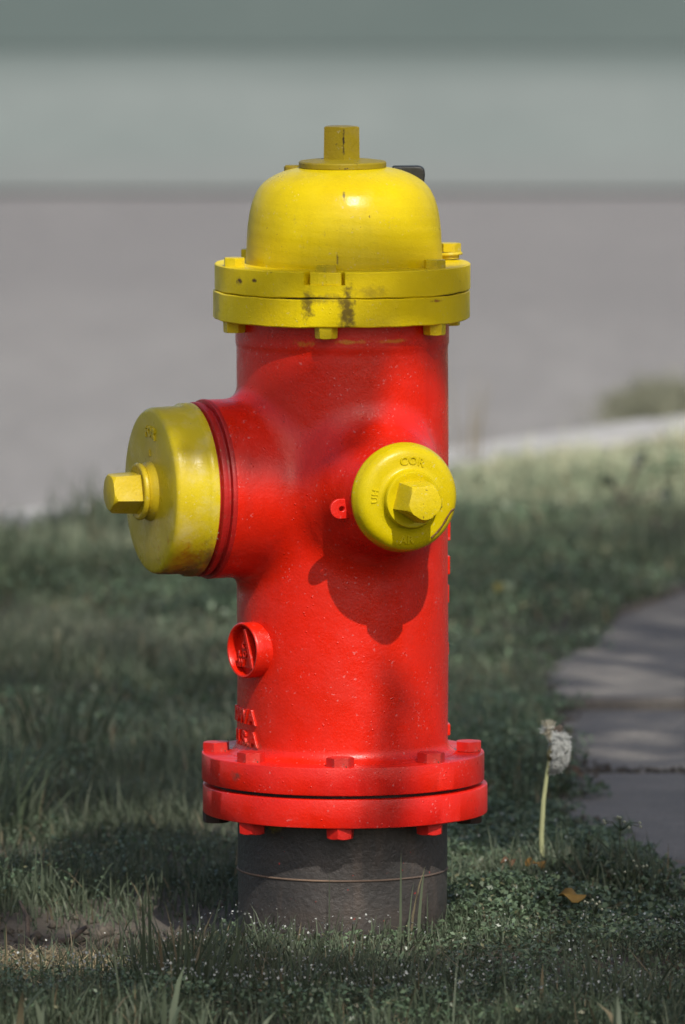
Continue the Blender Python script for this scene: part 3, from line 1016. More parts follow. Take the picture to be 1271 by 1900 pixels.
# rusty scratch across the small cap
sc = [(92, -22), (84, -25), (78, -33), (73, -41), (66, -52), (60, -59), (52, -67), (45, -73)]
sv, sf = [], []
pts3 = [place(fh, (x - 2) * U, y * U, (358.6 if x < 80 else 357 if x < 86 else 352.8) * U) for x, y in sc]
rr_ = np.array([2.0, 3.2, 2.2, 3.4, 2.4, 3.0, 2.2, 3.0]) * U * 0.8
tube('rust_scratch', pts3, rr_ * 0.9, m_scratch, hcap, 6)

# chain eye: small tab with a hole, left of the small outlet
fr_eye = frame(R(20), V(902))
outer, inner = [], []
NS = 28
ca, cb = -112 * U, -12 * U
for i in range(NS):
    t = 2 * math.pi * i / NS
    x = 18.5 * U * math.cos(t)
    if x > 0: x = x * 4.5
    outer.append((ca + x, cb + 18.5 * U * math.sin(t)))
    inner.append((ca + 4 * U + 5.0 * U * math.cos(t), cb + 4.5 * U * math.sin(t)))
vv = []
for ring_, nn_ in ((outer, 285 * U), (outer, 294 * U), (inner, 294 * U), (inner, 285 * U)):
    vv += [place(fr_eye, a, b, nn_) for a, b in ring_]
ff = []
for k in range(4):
    k2 = (k + 1) % 4
    for i in range(NS):
        j = (i + 1) % NS
        ff.append((k * NS + i, k * NS + j, k2 * NS + j, k2 * NS + i))
link('chain_eye', mesh_py('chain_eye', vv, ff, True, 40), m_redflange, hyd, bevel=0.0009)

# ------------------------------------------------------------------ grass and ground cover
G_DARK = np.array([0.064, 0.086, 0.051]); G_MID = np.array([0.114, 0.140, 0.088]); G_PALE = np.array([0.20, 0.205, 0.142])
STRAW = np.array([0.24, 0.20, 0.12])


def soil_mask(x, y):     # 1 where bare soil shows
    a = np.exp(-(((x + 0.29) / 0.16) ** 2 + ((y + 0.08) / 0.21) ** 2) ** 1.5)
    b = np.exp(-(((x + 0.13) / 0.10) ** 2 + ((y - 0.06) / 0.12) ** 2))
    c = 0.8 * np.clip(vnoise(x, y, 21, 6) - 0.35, 0, 1) * 1.6
    return np.clip(a * 1.15 + b * 0.8 + c, 0, 1)


def in_path(x, y):
    return (x > path_edge(y)) & (y > -0.30) & (y < 3.28)


def blades(px, py, pz, h, w, lean, az, tint, bend=0.6):
    n = len(px)
    dirx, diry = np.cos(az), np.sin(az)
    face = az + np.pi / 2 + rng.normal(0, 0.5, n)
    fx, fy = np.cos(face) * w / 2, np.sin(face) * w / 2
    v = np.zeros((n, 7, 3), dtype=np.float32)
    for k, (t, ww) in enumerate(((0.0, 1.0), (0.38, 0.95), (0.74, 0.62))):
        off = lean * h * (t ** 1.8) * (1 if k < 3 else 1)
        zz = pz + h * t * (1 - bend * 0.35 * lean * t)
        v[:, 2 * k, 0] = px + dirx * off - fx * ww; v[:, 2 * k, 1] = py + diry * off - fy * ww; v[:, 2 * k, 2] = zz
        v[:, 2 * k + 1, 0] = px + dirx * off + fx * ww; v[:, 2 * k + 1, 1] = py + diry * off + fy * ww; v[:, 2 * k + 1, 2] = zz
    v[:, 6, 0] = px + dirx * lean * h; v[:, 6, 1] = py + diry * lean * h; v[:, 6, 2] = pz + h * (1 - bend * 0.5 * lean)
    b = (np.arange(n) * 7)[:, None]
    q = np.concatenate([b + np.array([[0, 1, 3, 2]]), b + np.array([[2, 3, 5, 4]])])
    t = b + np.array([[4, 5, 6]])
    tt = np.repeat(tint, 7, axis=0)
    return v.reshape(-1, 3), q, t, tt


def scatter(n, x0, x1, y0, y1):
    return rng.uniform(x0, x1, n), rng.uniform(y0, y1, n)


def make_blades(name, parts, mat, **kw):
    vs, qs, ts, cs, off = [], [], [], [], 0
    for v, q, t, c in parts:
        vs.append(v); qs.append(q + off); ts.append(t + off); cs.append(c); off += len(v)
    me = mesh_np(name, np.concatenate(vs), [np.concatenate(qs), np.concatenate(ts)], True, np.concatenate(cs))
    return link(name, me, mat)


def tints(x, y, seedn=0, pale=0.0):
    n = len(x)
    k = np.clip(0.5 + 0.45 * vnoise(x, y, 31, 3.1) + 0.3 * vnoise(x, y, 32, 11) + rng.normal(0, 0.22, n), 0, 1)[:, None]
    c = G_DARK * (1 - k) + G_MID * k
    p = np.clip(pale + 0.55 * (vnoise(x, y, 33, 2.3) - 0.35) + rng.normal(0, 0.15, n), 0, 1)[:, None]
    c = c * (1 - p) + G_PALE * p
    dry = rng.random(n) < 0.05
    c[dry] = STRAW * rng.uniform(0.35, 0.9, (dry.sum(), 1))
    return c.astype(np.float32)


parts = []
# (n, x0, x1, y0, y1, height mean, width)
for (n, x0, x1, y0, y1, hm, wd) in ((84000, -0.42, 0.42, -0.75, 1.2, 0.023, 0.0017), (120000, -0.60, 0.60, 1.2, 4.8, 0.021, 0.0028),
                                    (60000, -2.9, -0.42, -1.2, 4.2, 0.026, 0.0052), (60000, 0.42, 2.9, -1.2, 8.0, 0.024, 0.0052),
                                    (34000, -2.9, 2.9, -2.9, -0.75, 0.030, 0.0055), (14000, 0.1, 0.75, 3.9, 5.6, 0.017, 0.0030), (9000, -0.8, 0.1, 2.9, 4.8, 0.020, 0.0030)):
    x, y = scatter(n, x0, x1, y0, y1)
    ks = kerb_side(x, y)
    clump = vnoise(x, y, 41, 9)
    ok = (ks < -0.02) & ~in_path(x, y) & ((x * x + y * y) > (0.103) ** 2)
    ok &= rng.random(n) > soil_mask(x, y) * 0.97
    ok &= rng.random(n) < 0.55 + 0.5 * clump + 0.25
    x, y = x[ok], y[ok]; n = len(x)
    near = np.clip(-kerb_side(x, y) / 0.5, 0, 1)
    h = hm * rng.lognormal(0, 0.36, n) * (1 + 0.55 * np.clip(vnoise(x, y, 42, 4), -0.6, 1))
    h = h * (1 - 0.50 * np.exp(-(x / 0.12) ** 2 - ((y + 0.20) / 0.14) ** 2))
    h = h * (1 + 0.75 * (x < 0.05) * (near < 0.9))
    lean = np.abs(rng.normal(0.45, 0.35, n)).clip(0, 1.3)
    az = rng.uniform(0, 2 * np.pi, n)
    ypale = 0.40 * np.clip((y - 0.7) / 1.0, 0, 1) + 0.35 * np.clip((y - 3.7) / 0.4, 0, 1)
    tn = tints(x, y, 0, ypale) * (1 + 0.45 * np.clip((y - 0.7) / 0.8, 0, 1)[:, None] + 1.1 * np.clip((y - 3.75) / 0.3, 0, 1)[:, None])  # tint lighter with distance; sunlit strip before the kerb brightened in the colour
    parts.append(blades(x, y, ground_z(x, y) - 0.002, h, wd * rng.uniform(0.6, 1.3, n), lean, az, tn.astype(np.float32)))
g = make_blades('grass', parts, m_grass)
tag(g, 'dark green uneven grass covering the verge round the hydrant', 'grass', kind='stuff')


# tall clumps
def tuft(name, cx, cy, n, spread, hm, label, w=0.0032, tint=G_DARK, group=None, lean_m=0.3, az0=None):
    x = cx + rng.normal(0, spread, n); y = cy + rng.normal(0, spread * 0.7, n)
    h = hm * rng.uniform(0.45, 1.1, n)
    az = np.arctan2(y - cy, x - cx) + rng.normal(0, 0.6, n) if az0 is None else az0 + rng.normal(0, 0.6, n)
    lean = np.abs(rng.normal(lean_m, 0.18, n))
    k = rng.uniform(0, 1, n)[:, None]
    c = tint * (0.8 + 0.6 * k)
    dr = rng.random(n) < 0.06
    c[dr] = STRAW * 0.8
    v, q, t, tt = blades(x, y, ground_z(x, y) - 0.003, h, w * rng.uniform(0.7, 1.25, n), lean, az, c.astype(np.float32))
    base = np.array([cx, cy, 0.0], dtype=np.float32)
    me = mesh_np(name, v - base, [q, t], True, tt)
    o = link(name, me, m_grass)
    o.location = (cx, cy, 0)
    return tag(o, label, 'grass', group)


TG = 'tall grass tufts in the verge'
tuft('grass_tuft', -0.145, -0.47, 60, 0.022, 0.105, 'tall dark grass tuft in front of the hydrant pipe at lower left', 0.0036, group=TG)
tuft('grass_tuft', -0.055, -0.48, 30, 0.030, 0.075, 'sparse upright grass tuft directly before the pipe, right of the tallest tuft', 0.0032, group=TG)
tuft('grass_tuft', -0.335, 0.72, 60, 0.022, 0.12, 'tall leaning grass tuft at the left edge of the photo', 0.0034, group=TG, az0=0.7, lean_m=0.45)
tuft('grass_tuft', -0.315, 1.35, 50, 0.035, 0.10, 'blurred tall grass tuft behind the leaning one at left', 0.0034, group=TG)
tuft('grass_tuft', 0.056, -0.13, 4, 0.008, 0.115, 'few thin grass blades rising before the right side of the pipe', 0.0026, tint=G_MID * 1.3, group=TG, lean_m=0.1)
tuft('grass_tuft', 0.25, -0.50, 36, 0.04, 0.07, 'low dark grass tuft at the lower right corner', 0.0032, group=TG)
tuft('grass_tuft', 0.175, 4.70, 14, 0.02, 0.14, 'pale thin stalks growing against the white kerb', 0.003, tint=STRAW, group=TG, lean_m=0.12)


# small-leaved ground cover (chickweed)
def leaves(px, py, pz, size, tint, flat=0.7, aspect=0.6):
    n = len(px)
    nz = rng.normal(0, 1, (n, 3)); nz[:, 2] = np.abs(nz[:, 2]) + flat; nz /= np.linalg.norm(nz, axis=1)[:, None]
    a = rng.normal(0, 1, (n, 3)); a -= (a * nz).sum(1)[:, None] * nz; a /= np.linalg.norm(a, axis=1)[:, None]
    b = np.cross(nz, a)
    p = np.stack([px, py, pz], -1)
    L = size[:, None]; W = (size * aspect)[:, None]
    v = np.stack([p - a * L * 0.5, p + b * W * 0.5 + nz * L * 0.08, p + a * L * 0.5 - nz * L * 0.1, p - b * W * 0.5 + nz * L * 0.08], 1)
    q = (np.arange(n) * 4)[:, None] + np.array([[0, 1, 2, 3]])
    return v.reshape(-1, 3), q, np.repeat(tint, 4, axis=0)


def mound(x, y):
    return 0.018 + 0.022 * np.clip(vnoise(x, y, 51, 7) + 0.2, 0, 1.2) + 0.012 * np.clip(vnoise(x, y, 52, 19), 0, 1)


cov = []
for (n, x0, x1, y0, y1, sz) in ((95000, -0.42, 0.42, -0.70, 0.9, 0.0055), (60000, 0.05, 0.50, 0.0, 2.6, 0.0072), (90000, -0.6, 0.5, 0.9, 4.4, 0.0085), (26000, -2.4, -0.42, -0.8, 4, 0.011), (26000, 0.42, 2.6, -0.9, 5.5, 0.011)):
    x, y = scatter(n, x0, x1, y0, y1)
    cv = 0.25 + 0.75 * vnoise(x, y, 53, 3.5)
    cv = cv + 0.9 * np.exp(-(((x - 0.26) / 0.17) ** 2 + ((y - 0.55) / 0.75) ** 2)) + 0.35 * (y < -0.10)
    over = path_edge(y) - 0.0
    ok = (rng.random(n) < cv) & (kerb_side(x, y) < -0.03) & ((x * x + y * y) > 0.101 ** 2)
    ok &= (x < over + 0.05 * (0.3 + vnoise(x, y, 54, 14))) | (y < -0.32) | (y > 3.3)
    ok &= rng.random(n) > soil_mask(x, y) * 0.98
    x, y = x[ok], y[ok]; n = len(x)
    zz = ground_z(x, y) + mound(x, y) * (1 - 0.5 * np.exp(-(x / 0.12) ** 2 - ((y + 0.20) / 0.14) ** 2)) * rng.random(n) ** 0.6
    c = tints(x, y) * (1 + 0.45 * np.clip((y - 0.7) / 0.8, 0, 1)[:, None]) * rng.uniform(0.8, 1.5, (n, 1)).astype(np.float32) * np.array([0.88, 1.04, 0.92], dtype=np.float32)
    cov.append(leaves(x, y, zz, sz * rng.uniform(0.5, 1.3, n), c.astype(np.float32)))
vs, qs, cs, off = [], [], [], 0
for v, q, c in cov:
    vs.append(v); qs.append(q + off); cs.append(c); off += len(v)
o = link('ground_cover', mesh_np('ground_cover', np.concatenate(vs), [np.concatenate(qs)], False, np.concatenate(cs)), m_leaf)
tag(o, 'small-leaved chickweed mat between the grass and over the path edge', 'ground cover', kind='stuff')

# tiny white flowers
vs, qs, cs, off = [], [], [], 0
for (n, x0, x1, y0, y1, sz) in ((3600, -0.42, 0.42, -0.62, -0.05, 0.0029), (420, 0.05, 0.42, -0.05, 0.8, 0.0026), (220, -0.5, 0.3, 0.4, 2.5, 0.003)):
    x, y = scatter(n, x0, x1, y0, y1)
    ok = (vnoise(x, y, 61, 9) + rng.normal(0, 0.3, n) > -0.1) & (rng.random(n) > soil_mask(x, y)) & ((x * x + y * y) > 0.103 ** 2) & ~in_path(x, y)
    x, y = x[ok], y[ok]; n = len(x)
    zz = ground_z(x, y) + mound(x, y) * rng.uniform(0.8, 1.35, n) + 0.004
    c = np.array([0.55, 0.58, 0.55]) * rng.uniform(0.4, 1.1, (n, 1))
    v, q, c = leaves(x, y, zz, sz * rng.uniform(0.6, 1.2, n), c.astype(np.float32), 0.3, 0.9)
    vs.append(v); qs.append(q + off); cs.append(c); off += len(v)
o = link('tiny_flowers', mesh_np('tiny_flowers', np.concatenate(vs), [np.concatenate(qs)], False, np.concatenate(cs)), m_white)
tag(o, 'tiny white chickweed flowers dotted over the foreground grass', 'flowers', kind='stuff')

# dry straw and clods on the bare patch
n = 2600
x = rng.normal(-0.28, 0.075, n); y = rng.normal(-0.20, 0.07, n)
h = rng.uniform(0.008, 0.03, n)
v, q, t, tt = blades(x, y, ground_z(x, y) + 0.001, h, rng.uniform(0.0008, 0.0020, n), rng.uniform(0.8, 2.4, n), rng.uniform(0, 6.28, n),
                     (STRAW * rng.uniform(0.7, 1.9, (n, 1))).astype(np.float32), 0.9)
o = link('straw_litter', mesh_np('straw_litter', v, [q, t], False, tt), m_straw)
tag(o, 'dry straw scraps lying on the bare soil at lower left', 'straw', kind='stuff')


def lump(name, loc, r, mat, seed, parent=None, sq=(1, 1, 0.7)):
    import bmesh
    bm = bmesh.new(); bmesh.ops.create_icosphere(bm, subdivisions=2, radius=1)
    rs = np.random.default_rng(seed)
    ph = rs.uniform(0, 6, 6)
    for vtx in bm.verts:
        c = vtx.co
        k = 1 + 0.18 * math.sin(3 * c.x + ph[0]) + 0.15 * math.sin(4 * c.y + ph[1]) + 0.12 * math.sin(5 * c.z + ph[2] + c.x * 3)
        vtx.co = Vector((c.x * r * sq[0] * k, c.y * r * sq[1] * k, c.z * r * sq[2] * k))
    me = bpy.data.meshes.new(name); bm.to_mesh(me); bm.free()
    me.polygons.foreach_set('use_smooth', [True] * len(me.polygons))
    o = link(name, me, mat, parent); o.location = loc
    return o


# clods in one mesh of stuff
cv_, cf_, off = [], [], 0
oct_ = np.array([[1, 0, 0], [0, 1, 0], [-1, 0, 0], [0, -1, 0], [0, 0, 1], [0, 0, -1]], float)
of_ = np.array([[0, 1, 4], [1, 2, 4], [2, 3, 4], [3, 0, 4], [1, 0, 5], [2, 1, 5], [3, 2, 5], [0, 3, 5]])
n = 900
x = rng.normal(-0.26, 0.09, n); y = rng.normal(-0.05, 0.065, n)
ok = (x * x + y * y) > 0.104 ** 2
x, y = x[ok], y[ok]; n = len(x)
r = rng.lognormal(math.log(0.0035), 0.5, n).clip(0.001, 0.011)
vv = oct_[None] * r[:, None, None] * rng.uniform(0.6, 1.3, (n, 6, 1)) + np.stack([x, y, ground_z(x, y) + r * 0.3], -1)[:, None]
ff = of_[None] + (np.arange(n) * 6)[:, None, None]
o = link('soil_crumbs', mesh_np('soil_crumbs', vv.reshape(-1, 3), [ff.reshape(-1, 3)], False), m_soil)
tag(o, 'dark crumbs of soil on the bare patch left of the hydrant', 'soil', kind='stuff')

# dirt packed in the path joint and along its ragged edge
n = 2600
x = np.where(rng.random(n) < 0.45, rng.uniform(0.2, 1.6, n), 0.0); y = np.where(x > 0, rng.normal(1.245, 0.010, n), rng.uniform(0.1, 3.2, n))
e = path_edge(y)
x = np.where(x > 0, np.maximum(x, e - 0.01), e + np.abs(rng.normal(0, 0.016, n)) * (1 + vnoise(y, 0 * y, 77, 8)))
keep_ = (vnoise(x, y, 78, 7) > -0.55)
x, y = x[keep_], y[keep_]; n = len(x)
r = rng.lognormal(math.log(0.0020), 0.4, n).clip(0.0008, 0.0045)
vv = oct_[None] * r[:, None, None] * rng.uniform(0.6, 1.4, (n, 6, 1)) + np.stack([x, y, r * 0.2], -1)[:, None]
ff = of_[None] + (np.arange(n) * 6)[:, None, None]
o = link('path_dirt', mesh_np('path_dirt', vv.reshape(-1, 3), [ff.reshape(-1, 3)], False), m_soil)
tag(o, 'dark dirt packed in the joint and along the edge of the concrete path', 'dirt', kind='stuff')

# root / twig across the bare patch
tw = [(-0.303, -0.125, 0.006), (-0.292, -0.115, 0.012), (-0.280, -0.105, 0.012), (-0.270, -0.09, 0.015), (-0.258, -0.07, 0.016), (-0.250, -0.045, 0.019), (-0.243, -0.02, 0.021)]
o = tube('twig', [(a, b, c - 0.012) for a, b, c in tw], [0.0022, 0.003, 0.0036, 0.0032, 0.0038, 0.003, 0.002], m_bark)
tag(o, 'dark crooked root lying across the bare soil left of the hydrant', 'root')
o = tube('twig', [(-0.305, -0.03, 0.035), (-0.297, -0.05, 0.022), (-0.296, -0.08, 0.008), (-0.298, -0.11, -0.006)], [0.0015, 0.0022, 0.0022, 0.001], m_bark)
tag(o, 'thin reddish twig standing up beside the crooked root', 'twig')


# fallen leaves
def dead_leaf(loc, size, col, label, rz, seed):
    rs = np.random.default_rng(seed)
    n = 14
    vv = [(0, 0, 0.004)]
    for i in range(n):
        t = 2 * math.pi * i / n
        r_ = size * (0.75 + 0.12 * math.sin(2 * t + seed) + rs.uniform(-0.07, 0.07))
        vv.append((r_ * math.cos(t) * 1.25, r_ * math.sin(t) * 0.8, 0.004 * math.sin(3 * t + seed) + 0.003))
    vv2 = [(a, b, c - 0.0006) for a, b, c in vv]
    m = len(vv)
    ff = [(0, 1 + i, 1 + (i + 1) % n) for i in range(n)] + [(m, m + 1 + (i + 1) % n, m + 1 + i) for i in range(n)]
    ff += [(1 + i, m + 1 + i, m + 1 + (i + 1) % n, 1 + (i + 1) % n) for i in range(n)]
    me = mesh_np('fallen_leaf', np.array(vv + vv2), [np.array([f for f in ff if len(f) == 3]), np.array([f for f in ff if len(f) == 4])], False,
                 np.tile(np.array(col, dtype=np.float32), (2 * m, 1)))
    o = link('fallen_leaf', me, m_straw)
    o.location = loc; o.rotation_euler = (R(20), R(8), rz)
    return tag(o, label, 'leaf', 'fallen leaves in the grass')


dead_leaf((0.187, 0.26, 0.030), 0.011, (0.26, 0.15, 0.04), 'orange-brown fallen leaf at the foot of the dandelion stalk', 0.4, 1)
dead_leaf((0.218, 0.03, 0.030), 0.014, (0.28, 0.18, 0.045), 'larger ochre fallen leaf in the grass below and right of the dandelion', -0.3, 2)
dead_leaf((0.160, 0.26, 0.032), 0.008, (0.17, 0.09, 0.05), 'small reddish brown leaf scrap left of the dandelion foot', 0.9, 3)
dead_leaf((0.190, 2.83, 0.026), 0.011, (0.28, 0.24, 0.06), 'small yellow leaf far back in the grass right of the hydrant', 0.2, 4)
dead_leaf((0.232, 1.12, 0.012), 0.026, (0.16, 0.09, 0.05), 'flat dead brown leaf against the path edge beside the dandelion', 0.2, 5)

# ------------------------------------------------------------------ dandelion
dx, dy = 0.1965, 0.33
dl = thing('dandelion', 'single dandelion with half-blown white seed head on a tall pale stalk', 'dandelion', (dx, dy, 0))
sp = [(-0.003, 0, -0.01), (-0.001, 0, 0.02), (-0.002, 0, 0.05), (0.000, 0, 0.085), (0.0035, 0, 0.112), (0.006, 0, 0.127)]


def attr_mesh(name, vv, ff, col, mat, parent, smooth=True):
    tri = np.array([f for f in ff if len(f) == 3]).reshape(-1, 3); qd = np.array([f for f in ff if len(f) == 4]).reshape(-1, 4)
    me = mesh_np(name, np.array(vv), [a for a in (tri, qd) if len(a)], smooth, np.tile(np.array(col, dtype=np.float32), (len(vv), 1)))
    return link(name, me, mat, parent)


sp = [(a, b, c * 1.0) for a, b, c in sp]
vv, ff = tube(None, sp, [0.0026, 0.0027, 0.0026, 0.0023, 0.0019, 0.0018], None, segs=10)
attr_mesh('stalk', vv, [f for f in ff if len(f) == 4], (0.36, 0.38, 0.20), m_straw, dl)
hc = np.array([0.008, 0, 0.136])
vv, ff = tube(None, [hc + (-0.002, 0, -0.012), hc + (-0.001, 0, -0.007), hc + (0.0, 0, -0.003), hc + (0.0015, 0, 0.003), hc + (0.001, 0, 0.005)], [0.002, 0.0045, 0.005, 0.0045, 0.001], None, segs=12)
attr_mesh('seed_base', vv, [f for f in ff if len(f) == 4], (0.15, 0.14, 0.07), m_leaf, dl)
# seeds with their parachutes
sv, sq = [], []


def thin(p0, p1, w):
    p0 = np.array(p0); p1 = np.array(p1)
    d = p1 - p0; d /= np.linalg.norm(d) + 1e-9
    a = np.cross(d, [0.3, 0.8, 0.2]); a /= np.linalg.norm(a); b = np.cross(d, a)
    i = len(sv)
    for p in (p0, p1):
        for t in (0, 2.094, 4.189):
            sv.append(p + (a * math.cos(t) + b * math.sin(t)) * w)
    for k in range(3):
        j = (k + 1) % 3
        sq.append((i + k, i + j, i + 3 + j, i + 3 + k))


for k in range(420):
    d = rng.normal(0, 1, 3); d /= np.linalg.norm(d)
    az_ = math.atan2(d[2], d[0])
    # the right half is full, the left is blown bare; one tuft is left on top
    keep_ = (d[0] > 0.0 and d[2] < 0.75) or (d[2] > 0.8 and d[0] < 0.1 and k % 2 == 0)
    if not keep_: continue
    ln = 0.0155 * rng.uniform(0.9, 1.1)
    tip = hc + d * ln * np.array([1.0, 0.8, 1.35])
    thin(hc + d * 0.004, tip, 0.00016)
    for m_ in range(13):
        e = rng.normal(0, 1, 3); e -= d * e.dot(d) * 0.8; e /= np.linalg.norm(e)
        thin(tip, tip + e * 0.0042 + d * 0.0020, 0.00026)
me = mesh_np('seed_fluff', np.array(sv), [np.array(sq)], False, np.tile(np.array([0.66, 0.68, 0.66], dtype=np.float32), (len(sv), 1)))
fl = link('seed_fluff', me, m_white, dl)
# pale tuft on top left
sv, sq = [], []
for k in range(110):
    p = hc + np.array([-0.003, 0, 0.021]) + rng.normal(0, 1, 3) * np.array([0.0026, 0.0025, 0.0034])
    thin(hc + np.array([-0.001, 0, 0.006]), p, 0.00014)
    e = rng.normal(0, 1, 3) * 0.002
    thin(p, p + e, 0.00040)
link('seed_tuft', mesh_np('seed_tuft', np.array(sv), [np.array(sq)], False, np.tile(np.array([0.66, 0.62, 0.50], dtype=np.float32), (len(sv), 1))), m_white, dl)
o = lump('dead_petal', tuple(hc + np.array([0.0065, -0.002, 0.019])), 0.0045, m_bark, 9, dl, (0.8, 0.7, 1.1))


# small weeds with pin-head flowers by the path
def pin_weed(loc, h, label, seed, spread=0.02, heads=8):
    rs = np.random.default_rng(seed)
    t = thing('weed', label, 'weed', loc, 'thin flowering weeds by the path')
    vv, ff, off = [], [], 0
    hv, hf = [], []
    top = np.array([0.0, 0, h])
    v1, f1_ = tube(None, [(0, 0, 0), (0.002, 0, h * 0.4), (-0.001, 0, h * 0.8), top], 0.0006, None, segs=5)
    vv += v1; ff += [f for f in f1_ if len(f) == 4]
    for k in range(heads):
        a = rs.uniform(-1, 1)
        e = top + np.array([a * spread, rs.uniform(-0.01, 0.01), rs.uniform(0.002, 0.013) - abs(a) * 0.005])
        v1, f1_ = tube(None, [top - (0, 0, 0.004), (top + e) / 2 + (0, 0, 0.002), e], 0.0004, None, segs=4)
        off = len(vv); vv += v1; ff += [tuple(i + off for i in f) for f in f1_ if len(f) == 4]
        i0 = len(hv); r_ = 0.0017
        for o_ in oct_: hv.append(e + o_ * r_)
        hf += [tuple(int(q_) + i0 for q_ in f) for f in of_]
    attr_mesh('stem', vv, ff, (0.06, 0.08, 0.04), m_leaf, t)
    attr_mesh('flower_heads', hv, hf, (0.50, 0.52, 0.40), m_white, t)


pin_weed((0.268, 0.17, 0), 0.080, 'thin weed with spreading pale pinhead flowers against the path', 3)
pin_weed((0.279, 0.05, 0), 0.05, 'lower thin weed with few flowers, in front of the taller one by the path', 4, 0.012, 5)
pin_weed((0.236, -0.16, 0), 0.045, 'short weed with a row of white flowers in grass at lower right', 6, 0.010, 6)
pin_weed((0.060, 0.45, 0.0), 0.06, 'wispy pale weed just right of the hydrant pipe', 8, 0.014, 4) if False else None


# leafy sprigs at the path edge
def sprig(loc, h, label, seed, size=0.010, col=(0.045, 0.075, 0.04), n=46, rad=0.012, woody=(0.06, 0.05, 0.03), leafc=None):
    rs = np.random.default_rng(seed)
    t = thing('sprig', label, 'weed', loc, 'leafy weeds in the verge')
    vv, ff = tube(None, [(0, 0, -0.005), (0.001, 0, h * 0.5), (0.002, 0, h)], [0.0012, 0.001, 0.0006], None, segs=6)
    attr_mesh('stem', vv, [f for f in ff if len(f) == 4], woody, m_leaf, t)
    px = rs.normal(0, rad * 0.5, n); py = rs.normal(0, rad * 0.5, n); pz = rs.uniform(h * 0.3, h, n)
    v, q, c = leaves(px, py, pz, size * rs.uniform(0.6, 1.2, n), np.tile(np.array(col, dtype=np.float32), (n, 1)), 0.2, 0.55)
    link('foliage', mesh_np('foliage', v, [q], False, c), m_leaf, t)


sprig((0.238, 0.28, 0), 0.062, 'upright leafy weed at the path edge right of the dandelion', 1)
sprig((0.255, 0.20, 0), 0.045, 'shorter leafy weed next to the path, nearer the camera', 2)

# woody weed far right with dark leaves
wd_ = thing('stemmy_weed', 'reddish-stemmed weed with a few dark leaves near the kerb at right', 'weed', (0.356, 3.86, 0))
vv, ff = [], []
for ptsl in ([(0, 0, 0), (0.006, 0, 0.02), (0.014, 0, 0.04), (0.024, 0, 0.06), (0.032, 0, 0.082)], [(0.010, 0, 0.028), (0.004, 0.005, 0.042), (-0.006, 0.01, 0.055)], [(0.014, 0, 0.030), (0.04, 0.01, 0.034), (0.066, 0.02, 0.040)]):
    v1, f1_ = tube(None, ptsl, 0.0022, None, segs=6)
    off = len(vv); vv += v1; ff += [tuple(i + off for i in f) for f in f1_ if len(f) == 4]
attr_mesh('stem', vv, ff, (0.14, 0.09, 0.07), m_leaf, wd_)
for (lx, lz, sz, rot) in ((0.033, 0.085, 0.018, 1.0), (-0.009, 0.058, 0.016, -0.5), (0.068, 0.040, 0.018, 1.4)):
    nn = 10
    vv = [(0, 0, 0)] + [(sz * 0.7 * math.cos(2 * math.pi * i / nn), 0.004 * math.sin(i), sz * 0.38 * math.sin(2 * math.pi * i / nn)) for i in range(nn)]
    cr, sr = math.cos(rot), math.sin(rot)
    vv = [(lx + a * cr - c * sr, b, lz + a * sr + c * cr) for a, b, c in vv]
    ff = [(0, 1 + i, 1 + (i + 1) % nn) for i in range(nn)]
    attr_mesh('leaf', vv, ff, (0.04, 0.06, 0.04), m_leaf, wd_)
# white scrap at its foot
o = lump('litter', (0.343, 3.82, 0.016), 0.009, m_path, 5, None, (1.2, 0.7, 0.7))
tag(o, 'pale crumpled scrap lying in the grass at the foot of the stemmy weed', 'litter')

# grass clump growing out of the gutter beyond the kerb
n = 3000
x = 0.52 + rng.normal(0, 0.055, n); y = 6.75 + rng.normal(0, 0.18, n)
v, q, t, tt = blades(x, y, np.full(n, -0.12), rng.uniform(0.01, 0.05, n) * np.exp(-((x - 0.52) / 0.09) ** 2) + 0.006, rng.uniform(0.002, 0.004, n), rng.uniform(0.1, 0.7, n), rng.uniform(0, 6.28, n), (G_PALE * rng.uniform(0.8, 1.3, (n, 1))).astype(np.float32))
o = link('gutter_weeds', mesh_np('gutter_weeds', v, [q, t], True, tt), m_grass)
tag(o, 'blurred clump of olive weeds in the gutter beyond the kerb at right', 'weeds')

# ------------------------------------------------------------------ street tree that shades the verge (outside the picture, sunward)
tree = thing('street_tree', 'broad leafy street tree shading the verge from the right, outside the frame', 'tree', (2.3, -1.7, -0.05))
tb = np.array([2.3, -1.7, -0.05])
limbs = [([(0, 0, 0), (0.02, 0, 0.8), (-0.03, -0.05, 1.8), (-0.10, -0.1, 2.6)], [0.17, 0.13, 0.12, 0.10])]
hub = (-0.10, -0.1, 2.6)
for e, r0 in (((-1.4, 1.2, 3.4), 0.06), ((-2.6, -0.6, 3.9), 0.065), ((-0.9, -2.2, 4.3), 0.06), ((0.9, 0.6, 4.2), 0.06), ((-1.2, 0.2, 5.2), 0.06), ((0.6, -1.6, 4.6), 0.05), ((-2.4, -2.4, 4.6), 0.05), ((-1.76, -0.52, 2.86), 0.03), ((-1.52, -0.86, 2.88), 0.025)):
    e = np.array(e); h0 = np.array(hub)
    limbs.append(([h0 - (0, 0, 0.15), h0 + (e - h0) * 0.35 + (0, 0, 0.22), h0 + (e - h0) * 0.7 + (0, 0, 0.2), e], [r0, r0 * 0.75, r0 * 0.45, 0.012]))
vv, ff = [], []
for ptsl, rad in limbs:
    v1, f1_ = tube(None, ptsl, rad, None, segs=10)
    off = len(vv); vv += v1; ff += [tuple(i + off for i in f) for f in f1_]
link('trunk', mesh_py('trunk', vv, ff, True, 50), m_bark, tree)
S = np.array(SUN)


def shadow_xy(p):
    return p[:, :2] - S[:2] / S[2] * p[:, 2:3]


